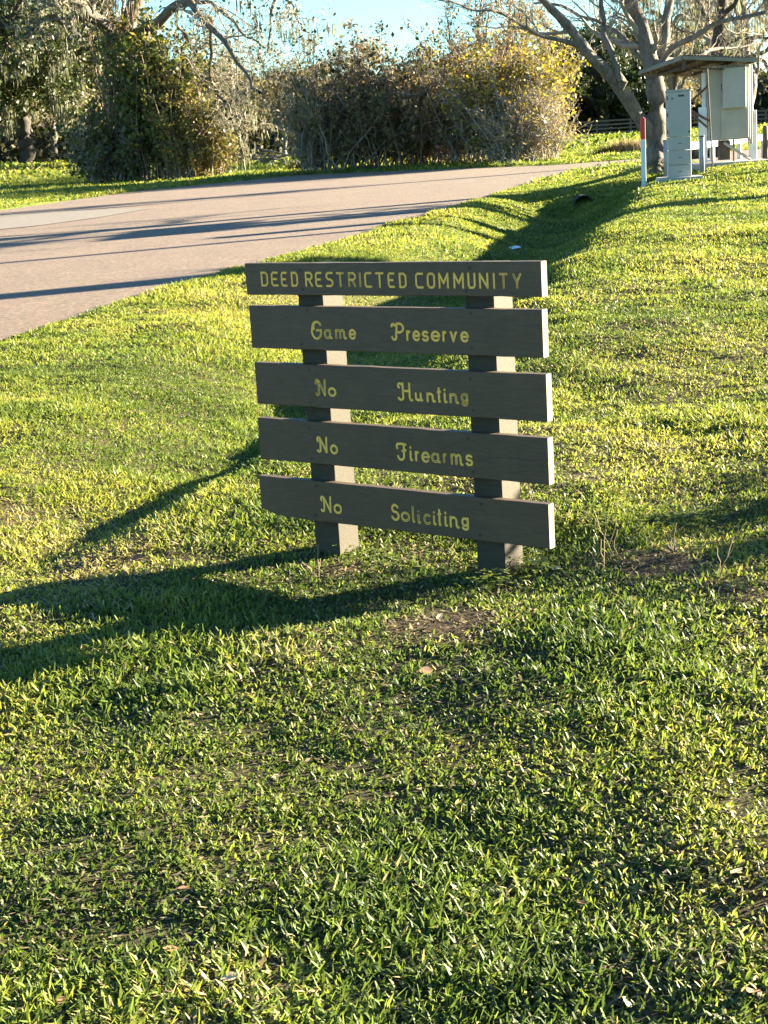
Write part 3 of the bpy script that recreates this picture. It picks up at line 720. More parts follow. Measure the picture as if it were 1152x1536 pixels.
# culvert pipe in the ditch
P = ground(873, 306); cx_, cy_ = P[0] + .02, 32.56
cv = empty('culvert_pipe', (cx_, cy_, hz(cx_, 32.2) + .13), R(0)); tag(cv, 'dark open end of a culvert pipe in the ditch', 'culvert')
mb = MB()
for ra, rb, ya, yb in ((.175, .175, 0, 1.5), (.20, .20, 0, 1.5),):
    for k in range(20):
        a0, a1 = k * math.pi / 10, (k + 1) * math.pi / 10
        mb.poly([(ra * math.cos(a0), ya, ra * math.sin(a0)), (ra * math.cos(a1), ya, ra * math.sin(a1)), (rb * math.cos(a1), yb, rb * math.sin(a1)), (rb * math.cos(a0), yb, rb * math.sin(a0))])
for k in range(20):
    a0, a1 = k * math.pi / 10, (k + 1) * math.pi / 10
    mb.poly([(.175 * math.cos(a0), 0, .175 * math.sin(a0)), (.20 * math.cos(a0), 0, .20 * math.sin(a0)), (.20 * math.cos(a1), 0, .20 * math.sin(a1)), (.175 * math.cos(a1), 0, .175 * math.sin(a1))])
mb.poly([(.17 * math.cos(k * math.pi / 10), 1.4, .17 * math.sin(k * math.pi / 10)) for k in range(20)])
mb.build('pipe', plain('dark corrugated pipe', (.02, .019, .018), .9, .3, 8, .2), cv)

# far ranch fence
fy = 112.0
pa, pb = at(845, 207, fy), at(1250, 182, fy)
z0f = 1.0
ff = empty('ranch_fence', (pa[0], fy, hz(pa[0], fy))); tag(ff, 'far four rail dark ranch fence under the oaks', 'fence')
nb = int((pb[0] - pa[0]) / 2.4)
for k in range(nb + 1):
    mb = MB(); mb.box((k * 2.4 - .07, k * 2.4 + .07), (.0, .14), (-.3, 1.15)); mb.build('post', FENCEW, ff)
    if k < nb:
        for zr in (.25, .52, .79, 1.06):
            mb = MB(); mb.box((k * 2.4 + .01, (k + 1) * 2.4 - .01), (-.03, -.002), (zr - .06, zr + .06)); mb.build('rail', FENCEW, ff)
# house with a blue metal roof
P = at(1118, 190, 125)
hs = empty('house', (P[0], 125, hz(P[0], 125))); tag(hs, 'far low dark house with a blue metal roof at the right edge', 'house')
HW = plain('dark house siding', (.075, .06, .055), .8, .2, 2, .1); BR_ = plain('blue metal roof', (.16, .28, .46), .5, .1, 2, .1)
mb = MB(); mb.box((0, 16), (0, 8), (-.5, 1.75)); mb.build('wall', HW, hs)
mb = MB(); V = [(-.7, -.8, 1.70), (16.7, -.8, 1.70), (16.7, 4, 3.2), (-.7, 4, 3.2), (16.7, 8.8, 1.70), (-.7, 8.8, 1.70)]
mb.poly([V[0], V[1], V[2], V[3]]); mb.poly([V[3], V[2], V[4], V[5]])
mb.poly([V[0], V[3], V[5]]); mb.poly([V[1], V[4], V[2]]); mb.build('roof', BR_, hs)
for xw in (1.2, 4.5, 8, 12):
    mb = MB(); mb.box((xw, xw + 1.3), (-.06, -.003), (.35, 1.35)); wf = mb.build('window', WHITEP, hs)
    mb = MB(); mb.box((xw + .12, xw + 1.18), (-.08, -.062), (.45, 1.25)); mb.build('pane', plain('window glass', (.08, .10, .13), .1, .1, 2, 0) if xw == 1.2 else bpy.data.materials['window glass'], wf)
# ------------------------------------------------------------------ trees
def norm(v): return v / (np.linalg.norm(v, axis=-1, keepdims=True) + 1e-9)
def resample(P, n_, rng_, wob=0.0):
    P = np.array(P, float); s = np.r_[0, np.cumsum(np.linalg.norm(np.diff(P, axis=0), axis=1))]
    t = np.linspace(0, s[-1], n_); Q = np.stack([np.interp(t, s, P[:, i]) for i in range(3)], -1)
    for _ in range(2): Q[1:-1] = (Q[:-2] + 2 * Q[1:-1] + Q[2:]) / 4
    if wob:
        J = rng_.normal(0, wob * 1.5, Q[1:-1].shape)
        for _ in range(2): J[1:-1] = (J[:-2] + J[1:-1] + J[2:]) / 3
        Q[1:-1] += J
    return Q
def shoots(rng_, P, Rr, m_, Lr, ang, wander, up, n_, rf=.6, t0=.25, rmin=.004, tend=1.0, droop=0.0, lenby=True):
    """m_ shoots on each parent polyline of P (K,n,3)"""
    K, n0, _ = P.shape
    pi = np.repeat(np.arange(K), m_); t = rng_.uniform(t0, tend, K * m_) * (n0 - 1)
    i = np.minimum(t.astype(int), n0 - 2); f = (t - i)[:, None]
    B = P[pi, i] * (1 - f) + P[pi, i + 1] * f
    T = norm(P[pi, i + 1] - P[pi, i])
    rr = (Rr[pi, i] * (1 - f[:, 0]) + Rr[pi, i + 1] * f[:, 0])
    rnd = norm(rng_.normal(size=T.shape)); side = norm(np.cross(T, rnd))
    a = rng_.normal(ang, .25, K * m_)[:, None]
    D = norm(T * np.cos(a) + side * np.sin(a) + np.array([0, 0, up]))
    L = rng_.uniform(*Lr, K * m_)
    if lenby: L = L * (1.15 - .6 * t / (n0 - 1))
    r0 = np.clip(rr * rf, rmin, None)
    Q = [B]; st = (L / (n_ - 1))[:, None]
    for k in range(n_ - 1):
        D = norm(D + rng_.normal(0, wander, D.shape) + np.array([0, 0, up * .3 - droop]))
        Q.append(Q[-1] + D * st)
    Q = np.stack(Q, 1); tt = np.linspace(1, .35, n_)
    return Q, np.maximum(r0[:, None] * tt[None], rmin * .8)
def quads(rng_, P, s, flat=.0, aspect=1.6, tint=(0, 1)):
    """leaf sized diamonds at points P"""
    N = len(P); a = norm(rng_.normal(size=(N, 3))); a[:, 2] *= (1 - flat); a = norm(a)
    b_ = norm(np.cross(a, rng_.normal(size=(N, 3)))); sz = (s * rng_.uniform(.6, 1.3, N))[:, None]
    V = np.stack([P - a * sz * .5 * aspect, P + b_ * sz * .5, P + a * sz * .5 * aspect, P - b_ * sz * .5], 1).reshape(-1, 3)
    F = np.arange(N * 4).reshape(N, 4)
    return V, F, np.repeat(rng_.uniform(*tint, N), 4)
def strands(rng_, P, L, wd):
    """hanging tufts of moss: narrow tapered strips"""
    N = len(P); l = rng_.uniform(*L, N); az = rng_.uniform(0, 6.283, N)
    Wv = np.stack([np.cos(az), np.sin(az), 0 * az], -1) * (wd * rng_.uniform(.5, 1.3, N))[:, None]
    dz = np.zeros((N, 3)); dz[:, 2] = -l; j = rng_.normal(0, .05, (N, 3)); 
    V = np.stack([P, P + dz * .4 + Wv + j, P + dz, P + dz * .45 - Wv + j], 1).reshape(-1, 3)
    return V, np.arange(N * 4).reshape(N, 4), np.repeat(rng_.uniform(0, 1, N), 4)
def pts_on(rng_, P, N, t0=.2, spread=.1):
    K, n0, _ = P.shape; pi = rng_.integers(0, K, N); t = rng_.uniform(t0, 1, N) * (n0 - 1); i = np.minimum(t.astype(int), n0 - 2); f = (t - i)[:, None]
    return P[pi, i] * (1 - f) + P[pi, i + 1] * f + rng_.normal(0, spread, (N, 3))

def barkmat(name, lo, hi, sc=6):
    m, n, b = newmat(name); v = coord(n, 'Object', (1, 1, .35)); f = noise(n, sc * 1.6, 8, v, .8); f2 = noise(n, sc * .35, 3, coord(n))
    c1 = ramp(n, f, [(.4, tuple(x * .6 for x in lo)), (.62, hi)]); mid = tuple((a + c) / 2 for a, c in zip(lo, hi))
    n.links.new(mix(n, .4, c1, ramp(n, f2, [(.35, tuple(x * .6 for x in mid)), (.65, tuple(x * 1.4 for x in mid))])), b.inputs['Base Color'])
    b.inputs['Roughness'].default_value = .9; bump(n, b, f, 1.0, .06); return m
BARK = barkmat('grey brown bark', (.075, .062, .046), (.21, .18, .135))
BARKL = barkmat('pale grey bark', (.07, .062, .050), (.26, .23, .185))
BARKD = barkmat('dark live oak bark', (.03, .024, .018), (.09, .072, .055))
TWIG = barkmat('brown twigs', (.16, .115, .08), (.40, .29, .20), 2)
TWIGL = barkmat('pale bare twigs', (.20, .17, .125), (.42, .36, .27), 2)
OAKLEAF = leafmat('dark oak leaves', [(0, (.018, .03, .010)), (.6, (.045, .065, .018)), (1, (.09, .11, .03))], .22, .5)
VINELEAF = leafmat('vine leaves', [(0, (.03, .048, .012)), (.5, (.08, .11, .02)), (.85, (.18, .18, .035)), (1, (.32, .27, .06))], .35, .45)
OLIVE = leafmat('olive shrub leaves', [(0, (.05, .055, .018)), (.45, (.17, .14, .045)), (.8, (.30, .20, .075)), (1, (.38, .17, .09))], .35)
YELLOW = leafmat('yellow autumn leaves', [(0, (.07, .08, .015)), (.35, (.20, .18, .03)), (.7, (.38, .30, .035)), (1, (.50, .38, .06))], .45)
MOSS = leafmat('grey hanging moss', [(0, (.10, .105, .08)), (.6, (.20, .20, .155)), (1, (.32, .31, .24))], .3, .9)
DRY = leafmat('dry straw', [(0, (.16, .12, .07)), (1, (.40, .32, .20))], .3, .8)

def tree(name, label, cat, base, limbs, levels, seed, bark=BARK, twig=None, leaf=None, moss=None, group=None, k0=9, wob=.03, crown='crown', twig_leaf_only=True):
    """limbs: [(points, [radii])] in world space. levels: dicts for shoots. leaf: (mat, N, size, spread, tint). moss: (N, (l0,l1), w)"""
    rg = np.random.default_rng(seed); b0 = np.array(base, float)
    root = empty(name, tuple(b0)); tag(root, label, cat, group)
    LP, LR, Ps, Rs = [], [], [], []
    for pts, rad in limbs:
        n_ = 30; Q = resample(np.array(pts, float) - b0, n_, rg, wob)
        rr = np.interp(np.linspace(0, 1, n_), np.linspace(0, 1, len(rad)), rad)
        LP.append(Q); LR.append(rr)
    LP = np.stack(LP); LR = np.stack(LR)
    LRj = LR * (1 + rg.normal(0, .045, LR.shape)); kk = k0 + 5
    V, F = tubes([LP], [LRj], kk)
    cen_ = np.repeat(LP.reshape(-1, 3), kk, 0); rid = np.tile(rg.normal(0, .06, (LP.shape[0], 1, kk)), (1, LP.shape[1], 1)).ravel() + rg.normal(0, .035, len(V))
    V = V + (V - cen_) * rid[:, None]
    link('trunk', fast_mesh('trunk', V, F, smooth=True), bark, root)
    par, parr = LP, LR; TP, TR = [], []; lv = []
    for li, L in enumerate(levels):
        q, r_ = shoots(rg, par, parr, **L)
        V, F = tubes([q], [r_], 5 if li == 0 else 3)
        TP.append(V); TR.append(F); par, parr = q, r_; lv.append(q)
    b = 0; Fs = []
    for v_, f_ in zip(TP, TR): Fs.append(f_ + b); b += len(v_)
    if TP: link('branches', fast_mesh('branches', np.concatenate(TP), np.concatenate(Fs)), twig or bark, root)
    if leaf:
        mat, N, s, spread, ti = leaf[:5]
        tgt = lv[-1] if lv else LP
        V, F, T = quads(rg, pts_on(rg, tgt, N, .2, spread), s, tint=ti)
        o = link(crown, fast_mesh(crown, V, F, T), mat, root); o['kind'] = 'stuff'
    if moss:
        N, l_, w_ = moss; src = lv[min(1, len(lv) - 1)]
        # clumped: a few hanging tufts, each of many strands
        cen = pts_on(rg, src, max(1, N // 14), .1, .05); P_ = np.repeat(cen, 14, 0) + rg.normal(0, 1, (len(cen) * 14, 3)) * np.array([.16, .16, .12])
        V, F, T = strands(rg, P_, l_, w_)
        o = link('hanging_moss', fast_mesh('hanging_moss', V, F, T), MOSS, root); o['kind'] = 'stuff'
    return root
def px(Y, *pts, dy=None):
    return [at(a, c, Y + (dy[i] if dy else 0)) for i, (a, c) in enumerate(pts)]
def dup_tree(src, loc, rz, sc, label):
    c = src.copy(); C.objects.link(c); c.location = loc; c.rotation_euler = (0, 0, rz); c.scale = (sc[0], sc[0], sc[1]); c['label'] = label
    for ch in src.children:
        d = ch.copy(); C.objects.link(d); d.parent = c
    return c

# --- pecan tree behind the pedestal
Y = 34.0
bs = at(985, 263, Y)
pec = tree('pecan_tree', 'large bare pecan tree with a forked trunk beside the red topped marker', 'tree', bs, [
    (px(Y, (986, 270), (984, 215), (985, 150), (980, 95), (968, 45), (945, 0), (925, -60), (900, -150)), [.255, .215, .20, .185, .15, .12, .10, .05]),
    (px(Y, (978, 205), (950, 160), (915, 115), (882, 78), (850, 40), (818, 5), (780, -50), (740, -120), dy=[0, -.2, -.5, -.8, -1, -1.2, -1.5, -2]), [.15, .15, .135, .12, .09, .075, .055, .03]),
    (px(Y, (984, 120), (996, 70), (1000, 30), (1012, -30), (1010, -120), dy=[0, .3, .5, .8, 1]), [.15, .11, .09, .07, .04]),
    (px(Y, (930, 132), (920, 95), (910, 60), (902, 20), (900, -60), dy=[-.5, -.6, -.5, -.3, 0]), [.085, .07, .055, .045, .03]),
    (px(Y, (985, 105), (1010, 70), (1050, 48), (1090, 30), (1150, 18), (1200, -20), dy=[0, -.3, -.6, -1, -1.3, -1.5]), [.08, .06, .05, .04, .03, .02]),
    (px(Y, (985, 112), (955, 75), (930, 50), (890, 30), (850, 10), (800, 5), dy=[0, .5, 1, 1.5, 2, 2.4]), [.07, .055, .045, .04, .03, .02]),
    (px(Y, (880, 76), (850, 62), (800, 50), (750, 20), (690, 8), (640, 0), dy=[-.8, -1, -1.4, -1.8, -2.2, -2.6]), [.06, .045, .04, .03, .02, .012]),
    (px(Y, (990, 90), (1030, 95), (1065, 75), (1110, 70), (1150, 60), dy=[0, 1, 2, 3, 3.5]), [.07, .05, .04, .03, .02]),
], [dict(m_=8, Lr=(.8, 2.1), ang=.8, wander=.22, up=.12, n_=7, rf=.42, t0=.3), dict(m_=7, Lr=(.35, 1.0), ang=.8, wander=.26, up=.1, n_=6, rf=.5, t0=.15), dict(m_=3, Lr=(.15, .45), ang=.8, wander=.25, up=0, n_=4, rf=.55, rmin=.004)],
    3, bark=BARKL, twig=TWIGL, leaf=(OLIVE, 500, .05, .03, (.3, 1)), moss=(180, (.12, .4), .02))
# --- trunk behind the shelter
Y = 47.0
bs = at(1073, 240, Y)
tree('bare_tree', 'slim dark trunk rising behind the shelter roof with bare crown', 'tree', bs, [
    (px(Y, (1073, 242), (1076, 150), (1079, 60), (1083, 0), (1085, -90)), [.21, .19, .18, .17, .14]),
    (px(Y, (1081, 30), (1110, -10), (1140, -60), dy=[0, -.5, -1]), [.08, .06, .04]),
    (px(Y, (1080, 50), (1050, 10), (1030, -50), dy=[0, -.5, -1]), [.08, .06, .04]),
    (px(Y, (1079, 75), (1110, 55), (1150, 58), (1190, 40), dy=[0, .5, 1, 1]), [.07, .05, .04, .03]),
], [dict(m_=8, Lr=(1.0, 2.6), ang=.8, wander=.22, up=.1, n_=7, rf=.4, t0=.45), dict(m_=6, Lr=(.4, 1.2), ang=.8, wander=.25, up=.1, n_=5, rf=.5), dict(m_=3, Lr=(.2, .5), ang=.8, wander=.25, up=0, n_=4, rf=.6, rmin=.006)],
    5, bark=BARKD, twig=TWIGL, moss=(500, (.3, 1.0), .03))

# --- big oak on the left, its trunk wrapped in vines
Y = 68.0
bs = at(195, 266, Y)
oak = tree('mossy_oak', 'big oak with a vine wrapped trunk and long crooked bare limbs over the road', 'tree', bs, [
    (px(Y, (196, 268), (192, 200), (188, 130), (190, 70), (200, 20), (215, -50), (225, -140)), [.55, .46, .40, .36, .30, .25, .15]),
    (px(Y, (190, 75), (165, 45), (140, 20), (105, 0), (60, -30), dy=[0, -1, -2, -3, -4]), [.26, .22, .18, .15, .1]),
    (px(Y, (195, 60), (235, 40), (262, 8), (285, -2), (310, 25), (340, 60), (352, 95), (375, 110), (395, 140), dy=[0, -1.5, -2.5, -3.5, -4.5, -5.5, -6, -6.5, -7]), [.24, .2, .19, .17, .14, .12, .09, .07, .04]),
    (px(Y, (276, -2), (320, 8), (345, 30), (365, 50), (400, 70), dy=[-3, -3.5, -4, -4.5, -5]), [.11, .08, .07, .05, .03]),
    (px(Y, (310, 25), (316, 60), (318, 95), (312, 115), (335, 145), (350, 175), (375, 200), dy=[-4.5, -4, -3.6, -3.2, -3, -3, -3]), [.09, .075, .07, .06, .05, .04, .025]),
    (px(Y, (262, 8), (272, 45), (290, 65), (300, 90), (330, 100), dy=[-2.5, -2, -1.5, -1, -1]), [.08, .07, .06, .05, .03]),
    (px(Y, (250, 110), (285, 118), (310, 122), (330, 142), (352, 172), (372, 186), dy=[0, -1, -2, -3, -4, -5]), [.12, .1, .09, .07, .05, .03]),
    (px(Y, (285, -5), (330, -40), (380, -60), (420, -20), (405, 30), (402, 80), dy=[-3.5, -4, -5, -6, -6, -6]), [.15, .12, .1, .08, .06, .03]),
    (px(Y, (420, -20), (440, 20), (460, 50), (470, 65), dy=[-6, -6.5, -7, -7]), [.06, .04, .03, .015]),
    (px(Y, (180, 48), (150, 30), (110, 30), (70, 28), (40, 40), dy=[0, -1, -2, -2, -2]), [.12, .09, .07, .05, .03]),
    (px(Y, (140, 20), (135, -20), (120, -70), dy=[-2, -2, -2]), [.17, .15, .1]),
], [dict(m_=12, Lr=(1.2, 3.4), ang=.85, wander=.3, up=.03, n_=8, rf=.38, t0=.2), dict(m_=7, Lr=(.6, 1.7), ang=.85, wander=.32, up=.02, n_=6, rf=.5, t0=.1), dict(m_=3, Lr=(.3, .8), ang=.85, wander=.3, up=0, n_=4, rf=.6, rmin=.009)],
    7, bark=BARK, twig=TWIGL, leaf=(OAKLEAF, 2500, .10, .12, (0, 1)), moss=(900, (.25, .8), .025), wob=.08)

# --- vine thicket round its trunk: leafy mass, leaning right
def thicket(name, label, cat, base, stems_n, Lr, spread, leafspec, seed, stem_up=.5, wander=.2, twl=(.5, 1.2), m2=10, m3=4, group=None, bark=TWIG, foot=(.5, .5), rad=.03, twr=.008, moss=None, shape=None):
    rg = np.random.default_rng(seed); root = empty(name, tuple(base)); tag(root, label, cat, group)
    K = stems_n; P0 = np.stack([rg.uniform(-foot[0], foot[0], K), rg.uniform(-foot[1], foot[1], K), np.full(K, -.1)], -1)
    D = np.stack([rg.normal(0, spread, K), rg.normal(0, spread * .7, K), np.ones(K)], -1); D = norm(D)
    L = rg.uniform(*Lr, K)
    if shape is not None: L = L * shape(P0[:, 0] / foot[0])
    Q = [P0]; n_ = 9; st = (L / (n_ - 1))[:, None]
    for k in range(n_ - 1):
        D = norm(D + rg.normal(0, wander, D.shape) + np.array([0, 0, stem_up * .25])); Q.append(Q[-1] + D * st)
    Q = np.stack(Q, 1); rr = rad * rg.uniform(.5, 1.5, K)[:, None] * np.linspace(1, .3, n_)[None]
    V, F = tubes([Q], [rr], 5); link('stems', fast_mesh('stems', V, F), bark, root)
    q2, r2 = shoots(rg, Q, rr, m2, twl, .8, .25, .15, 6, .45, .08, twr)
    q3, r3 = shoots(rg, q2, r2, m3, (twl[0] * .4, twl[1] * .5), .8, .3, .05, 4, .6, .1, twr * .8)
    V1, F1 = tubes([q2], [r2], 3); V2, F2 = tubes([q3], [r3], 3)
    o = link('twigs', fast_mesh('twigs', np.concatenate([V1, V2]), np.concatenate([F1, F2 + len(V1)])), bark, root); o['kind'] = 'stuff'
    for j, (mat, N, s, sp, ti) in enumerate(leafspec):
        V, F, T = quads(rg, pts_on(rg, q3 if j % 2 == 0 else q2, N, .1, sp), s, tint=ti)
        o = link('foliage', fast_mesh('foliage', V, F, T), mat, root); o['kind'] = 'stuff'
    if moss:
        V, F, T = strands(rg, pts_on(rg, q2, moss[0], .1, .05), moss[1], moss[2]); o = link('hanging_moss', fast_mesh('hanging_moss', V, F, T), MOSS, root); o['kind'] = 'stuff'
    return root
gp = lambda x_, y_: ground(x_, y_)
def base_at(px_, Y): 
    p = at(px_, 250, Y); return (p[0], Y, hz(p[0], Y))
thicket('vine_thicket', 'brown twiggy vine thicket wrapping the left side of the big oak trunk', 'thicket', base_at(168, 67), 50, (1.6, 4.0), .2, [(VINELEAF, 2300, .14, .14, (0, .8)), (OLIVE, 2300, .11, .1, (.2, 1))], 21, foot=(1.0, 1.0), wander=.22, m2=10, m3=5, twr=.012, bark=TWIGL, moss=(200, (.2, .5), .02), shape=lambda u_: 1 - .35 * np.abs(u_))
thicket('vine_thicket', 'tall green vine mass climbing the right side of the big oak', 'thicket', base_at(245, 66.5), 60, (4.4, 7.4), .07, [(VINELEAF, 7000, .16, .16, (.1, 1)), (OAKLEAF, 1500, .13, .15, (0, 1))], 22, foot=(.95, 1.0), wander=.10, m2=9, shape=lambda u_: 1 - .25 * np.abs(u_))
thicket('evergreen_shrub', 'olive yellow rounded shrub at the right foot of the vine covered oak', 'shrub', base_at(287, 65.5), 80, (2.2, 4.3), .19, [(VINELEAF, 9500, .10, .10, (.6, 1)), (OLIVE, 5000, .09, .1, (.4, .95))], 23, foot=(1.35, .9), wander=.13, m2=11, shape=lambda u_: 1 - .45 * np.clip(u_, -.2, 1))
thicket('climbing_vine', 'shaggy vines climbing high up the oak trunk to its first fork', 'vine', base_at(197, 67.6), 60, (6.0, 8.8), .04, [(VINELEAF, 2400, .12, .10, (.2, 1)), (OLIVE, 1200, .10, .1, (.2, 1))], 24, foot=(.8, .6), wander=.07, m2=9, m3=4, twl=(.3, .9))
# --- central thicket: brown bare shrubs with scattered leaves
Yb = 60
cs = [(492, 60.5, 2.0, 4.6, 1.2, 'brown leafless shrub at the left end of the central thicket', TWIGL, [(OLIVE, 1200, .11, .1, (.4, 1))]),
      (545, 60.0, 2.6, 5.6, 1.5, 'dark olive domed shrub, tallest in the left half of the central thicket', TWIG, [(OLIVE, 5500, .11, .12, (0, .9)), (OAKLEAF, 1500, .12, .12, (0, 1))]),
      (612, 61.0, 2.0, 3.2, 1.3, 'reddish brown shrub in the dip at the middle of the central thicket', TWIG, [(OLIVE, 3300, .11, .12, (.5, 1))]),
      (672, 60.2, 2.0, 4.6, 1.3, 'dense brown twiggy shrub just right of the middle of the thicket', TWIG, [(OLIVE, 3300, .11, .12, (.3, 1)), (OAKLEAF, 700, .11, .12, (0, 1))]),
      (735, 59.0, 2.0, 4.8, 1.4, 'grey brown bare twig shrub left of the yellow leaved one', TWIGL, [(OLIVE, 2400, .11, .12, (.3, 1)), (YELLOW, 400, .11, .2, (.3, 1))]),
      (776, 57.0, 2.4, 5.0, 1.0, 'tall shrub with bright yellow autumn leaves at the right end of the thicket', TWIGL, [(YELLOW, 6500, .10, .14, (0, .9)), (OLIVE, 1400, .08, .12, (.2, 1))]),
      (793, 55.5, 1.2, 2.6, 1.0, 'low tangled bare shrub spilling toward the road at the right end of the thicket', TWIGL, [(YELLOW, 1300, .07, .1, (.1, .8)), (OLIVE, 1200, .07, .1, (.3, 1))])]
for i, (px_, Yv, h0, h1, ft, lab, bk, lf) in enumerate(cs):
    thicket('shrub', lab, 'shrub', base_at(px_, Yv), 56, (h0, h1), .26, lf, 30 + i, foot=(ft, 1.2), wander=.22, m2=9, m3=5, bark=bk, group='shrubs of the central thicket', rad=.03, twr=.012, twl=(.5, 1.5))
# two bare trees that stand up out of the thicket
for (px_, Yv, top, lab, sd, lean) in ((705, 62, -15, 'slender bare tree rising above the right half of the central thicket', 71, 18), (560, 63.5, 78, 'small bare tree with a twiggy crown just above the domed shrub', 72, -30), (655, 61.5, 70, 'bare forked sapling standing in the middle of the central thicket', 73, 22), (800, 60, 20, 'bare tree with scattered seed clusters behind the yellow shrub', 74, -20), (757, 63, -30, 'tall thin bare tree between the middle and the yellow end of the thicket', 75, 10)):
    b_ = base_at(px_, Yv); b_ = np.array(b_)
    mid_ = 150
    tree('bare_tree', lab, 'tree', b_, [
        ([b_ + np.array([0, 0, -.1])] + px(Yv, (px_ + 3, 180), (px_ + lean * .4, 120), (px_ + lean * .7, (120 + top) / 2), (px_ + lean, top)), [.11, .10, .08, .06, .025]),
        (px(Yv, (px_ + lean * .2, 160), (px_ + lean - 25, 110), (px_ + lean - 45, 80 + top * .3), (px_ - 55 + lean, top + 25), dy=[0, -.5, -1, -1]), [.06, .05, .035, .015]),
        (px(Yv, (px_ + lean * .3, 145), (px_ + lean + 25, 100), (px_ + lean + 35, 70 + top * .3), (px_ + 50 + lean, top + 20), dy=[0, .5, 1, 1]), [.06, .05, .035, .015]),
        (px(Yv, (px_ + lean * .5, 110), (px_ + lean + 5, 70 + top * .4), (px_ + 15 + lean, top + 5), dy=[0, -.5, -1]), [.05, .035, .015]),
    ], [dict(m_=11, Lr=(.6, 1.7), ang=.75, wander=.2, up=.2, n_=6, rf=.4, t0=.3, rmin=.008), dict(m_=6, Lr=(.3, .8), ang=.75, wander=.25, up=.1, n_=5, rf=.5, rmin=.007), dict(m_=3, Lr=(.15, .4), ang=.8, wander=.2, up=0, n_=3, rf=.6, rmin=.006)],
        sd, bark=TWIG, twig=TWIG if sd % 2 else TWIGL, leaf=(OLIVE, 1100, .07, .05, (.1, 1)))

# --- dead branches heaped at the edge of the wood
P = base_at(385, 80); lp = empty('brush_pile', P); tag(lp, 'heap of pale dead branches at the wood edge left of the central thicket', 'brush pile')
rg = np.random.default_rng(9)
for k in range(16):
    a_ = rg.uniform(-.5, .5); L_ = rg.uniform(1, 3.2); c_ = np.array([rg.uniform(-2.0, 1.4), rg.uniform(-.8, .8), rg.uniform(.1, .7)])
    d_ = np.array([math.cos(a_), rg.normal(0, .4), math.sin(a_) * .7]); 
    pts = resample([c_ - d_ * L_ / 2, c_ + rg.normal(0, .12, 3), c_ + d_ * L_ / 2], 8, rg, .05)
    mb = MB(); mb.tube(pts, list(np.linspace(rg.uniform(.04, .11), .02, 8)), 6); mb.build('branch', BARKL, lp, True)

# --- live oaks
def live_oak(label, base, H, seed, Nleaf, mossN, leafs=.2, spread=1.0, low=.25, group='live oaks beyond the road', tint=(0, 1)):
    b_ = np.array(base, float); rg = np.random.default_rng(seed); limbs = []
    limbs.append(([b_ + [0, 0, -.3], b_ + [.1, 0, H * .2], b_ + [0, .2, H * .42], b_ + [.2, 0, H * .75]], [H * .042, H * .034, H * .028, H * .012]))
    for k in range(9):
        a_ = k * 2 * math.pi / 9 + rg.normal(0, .2); z0_ = H * rg.uniform(low, .5); l_ = H * rg.uniform(.45, .62) * spread; dr = np.array([math.cos(a_), math.sin(a_), 0])
        limbs.append(([b_ + [0, 0, z0_], b_ + dr * l_ * .4 + [0, 0, z0_ + H * .12], b_ + dr * l_ * .75 + [0, 0, z0_ + H * rg.uniform(.02, .3)], b_ + dr * l_ + [0, 0, z0_ + H * rg.uniform(-.08, .35)]], [H * .022, H * .016, H * .010, H * .004]))
    return tree('live_oak', label, 'tree', b_, limbs, [dict(m_=9, Lr=(H * .12, H * .28), ang=.8, wander=.22, up=.12, n_=6, rf=.45, t0=.2, rmin=.012), dict(m_=6, Lr=(H * .05, H * .14), ang=.8, wander=.25, up=.05, n_=4, rf=.5, rmin=.010)],
                seed, bark=BARKD, twig=TWIG, leaf=(OAKLEAF, Nleaf, leafs, H * .035, tint), moss=(mossN, (.3, 1.1), .04) if mossN else None, group=group, wob=.1, k0=7)
o1 = live_oak('live oak draped in grey moss at the far left edge of the lawn', base_at(42, 95), 12.5, 101, 17000, 5200, .17)
dup_tree(o1, base_at(-45, 88), 2.2, (1.05, 1.0), 'moss hung live oak partly cut by the left edge of the picture')
dup_tree(o1, base_at(112, 108), 4.0, (1.0, 1.02), 'moss draped live oak behind the left flank of the vine covered oak')
o2 = live_oak('broad dark live oak behind the ranch fence, between the yellow shrub and the pecan', base_at(905, 118), 9.5, 102, 20000, 700, .19, 1.1, .18, tint=(0, .7))
dup_tree(o2, base_at(840, 126), 1.3, (1.0, 1.0), 'dark live oak hidden behind the yellow shrub')
dup_tree(o2, base_at(985, 132), 3.1, (1.05, 1.1), 'dark live oak behind the pecan trunk')
dup_tree(o2, base_at(1040, 128), 4.7, (.8, .85), 'dark rounded live oak seen through the shelter')
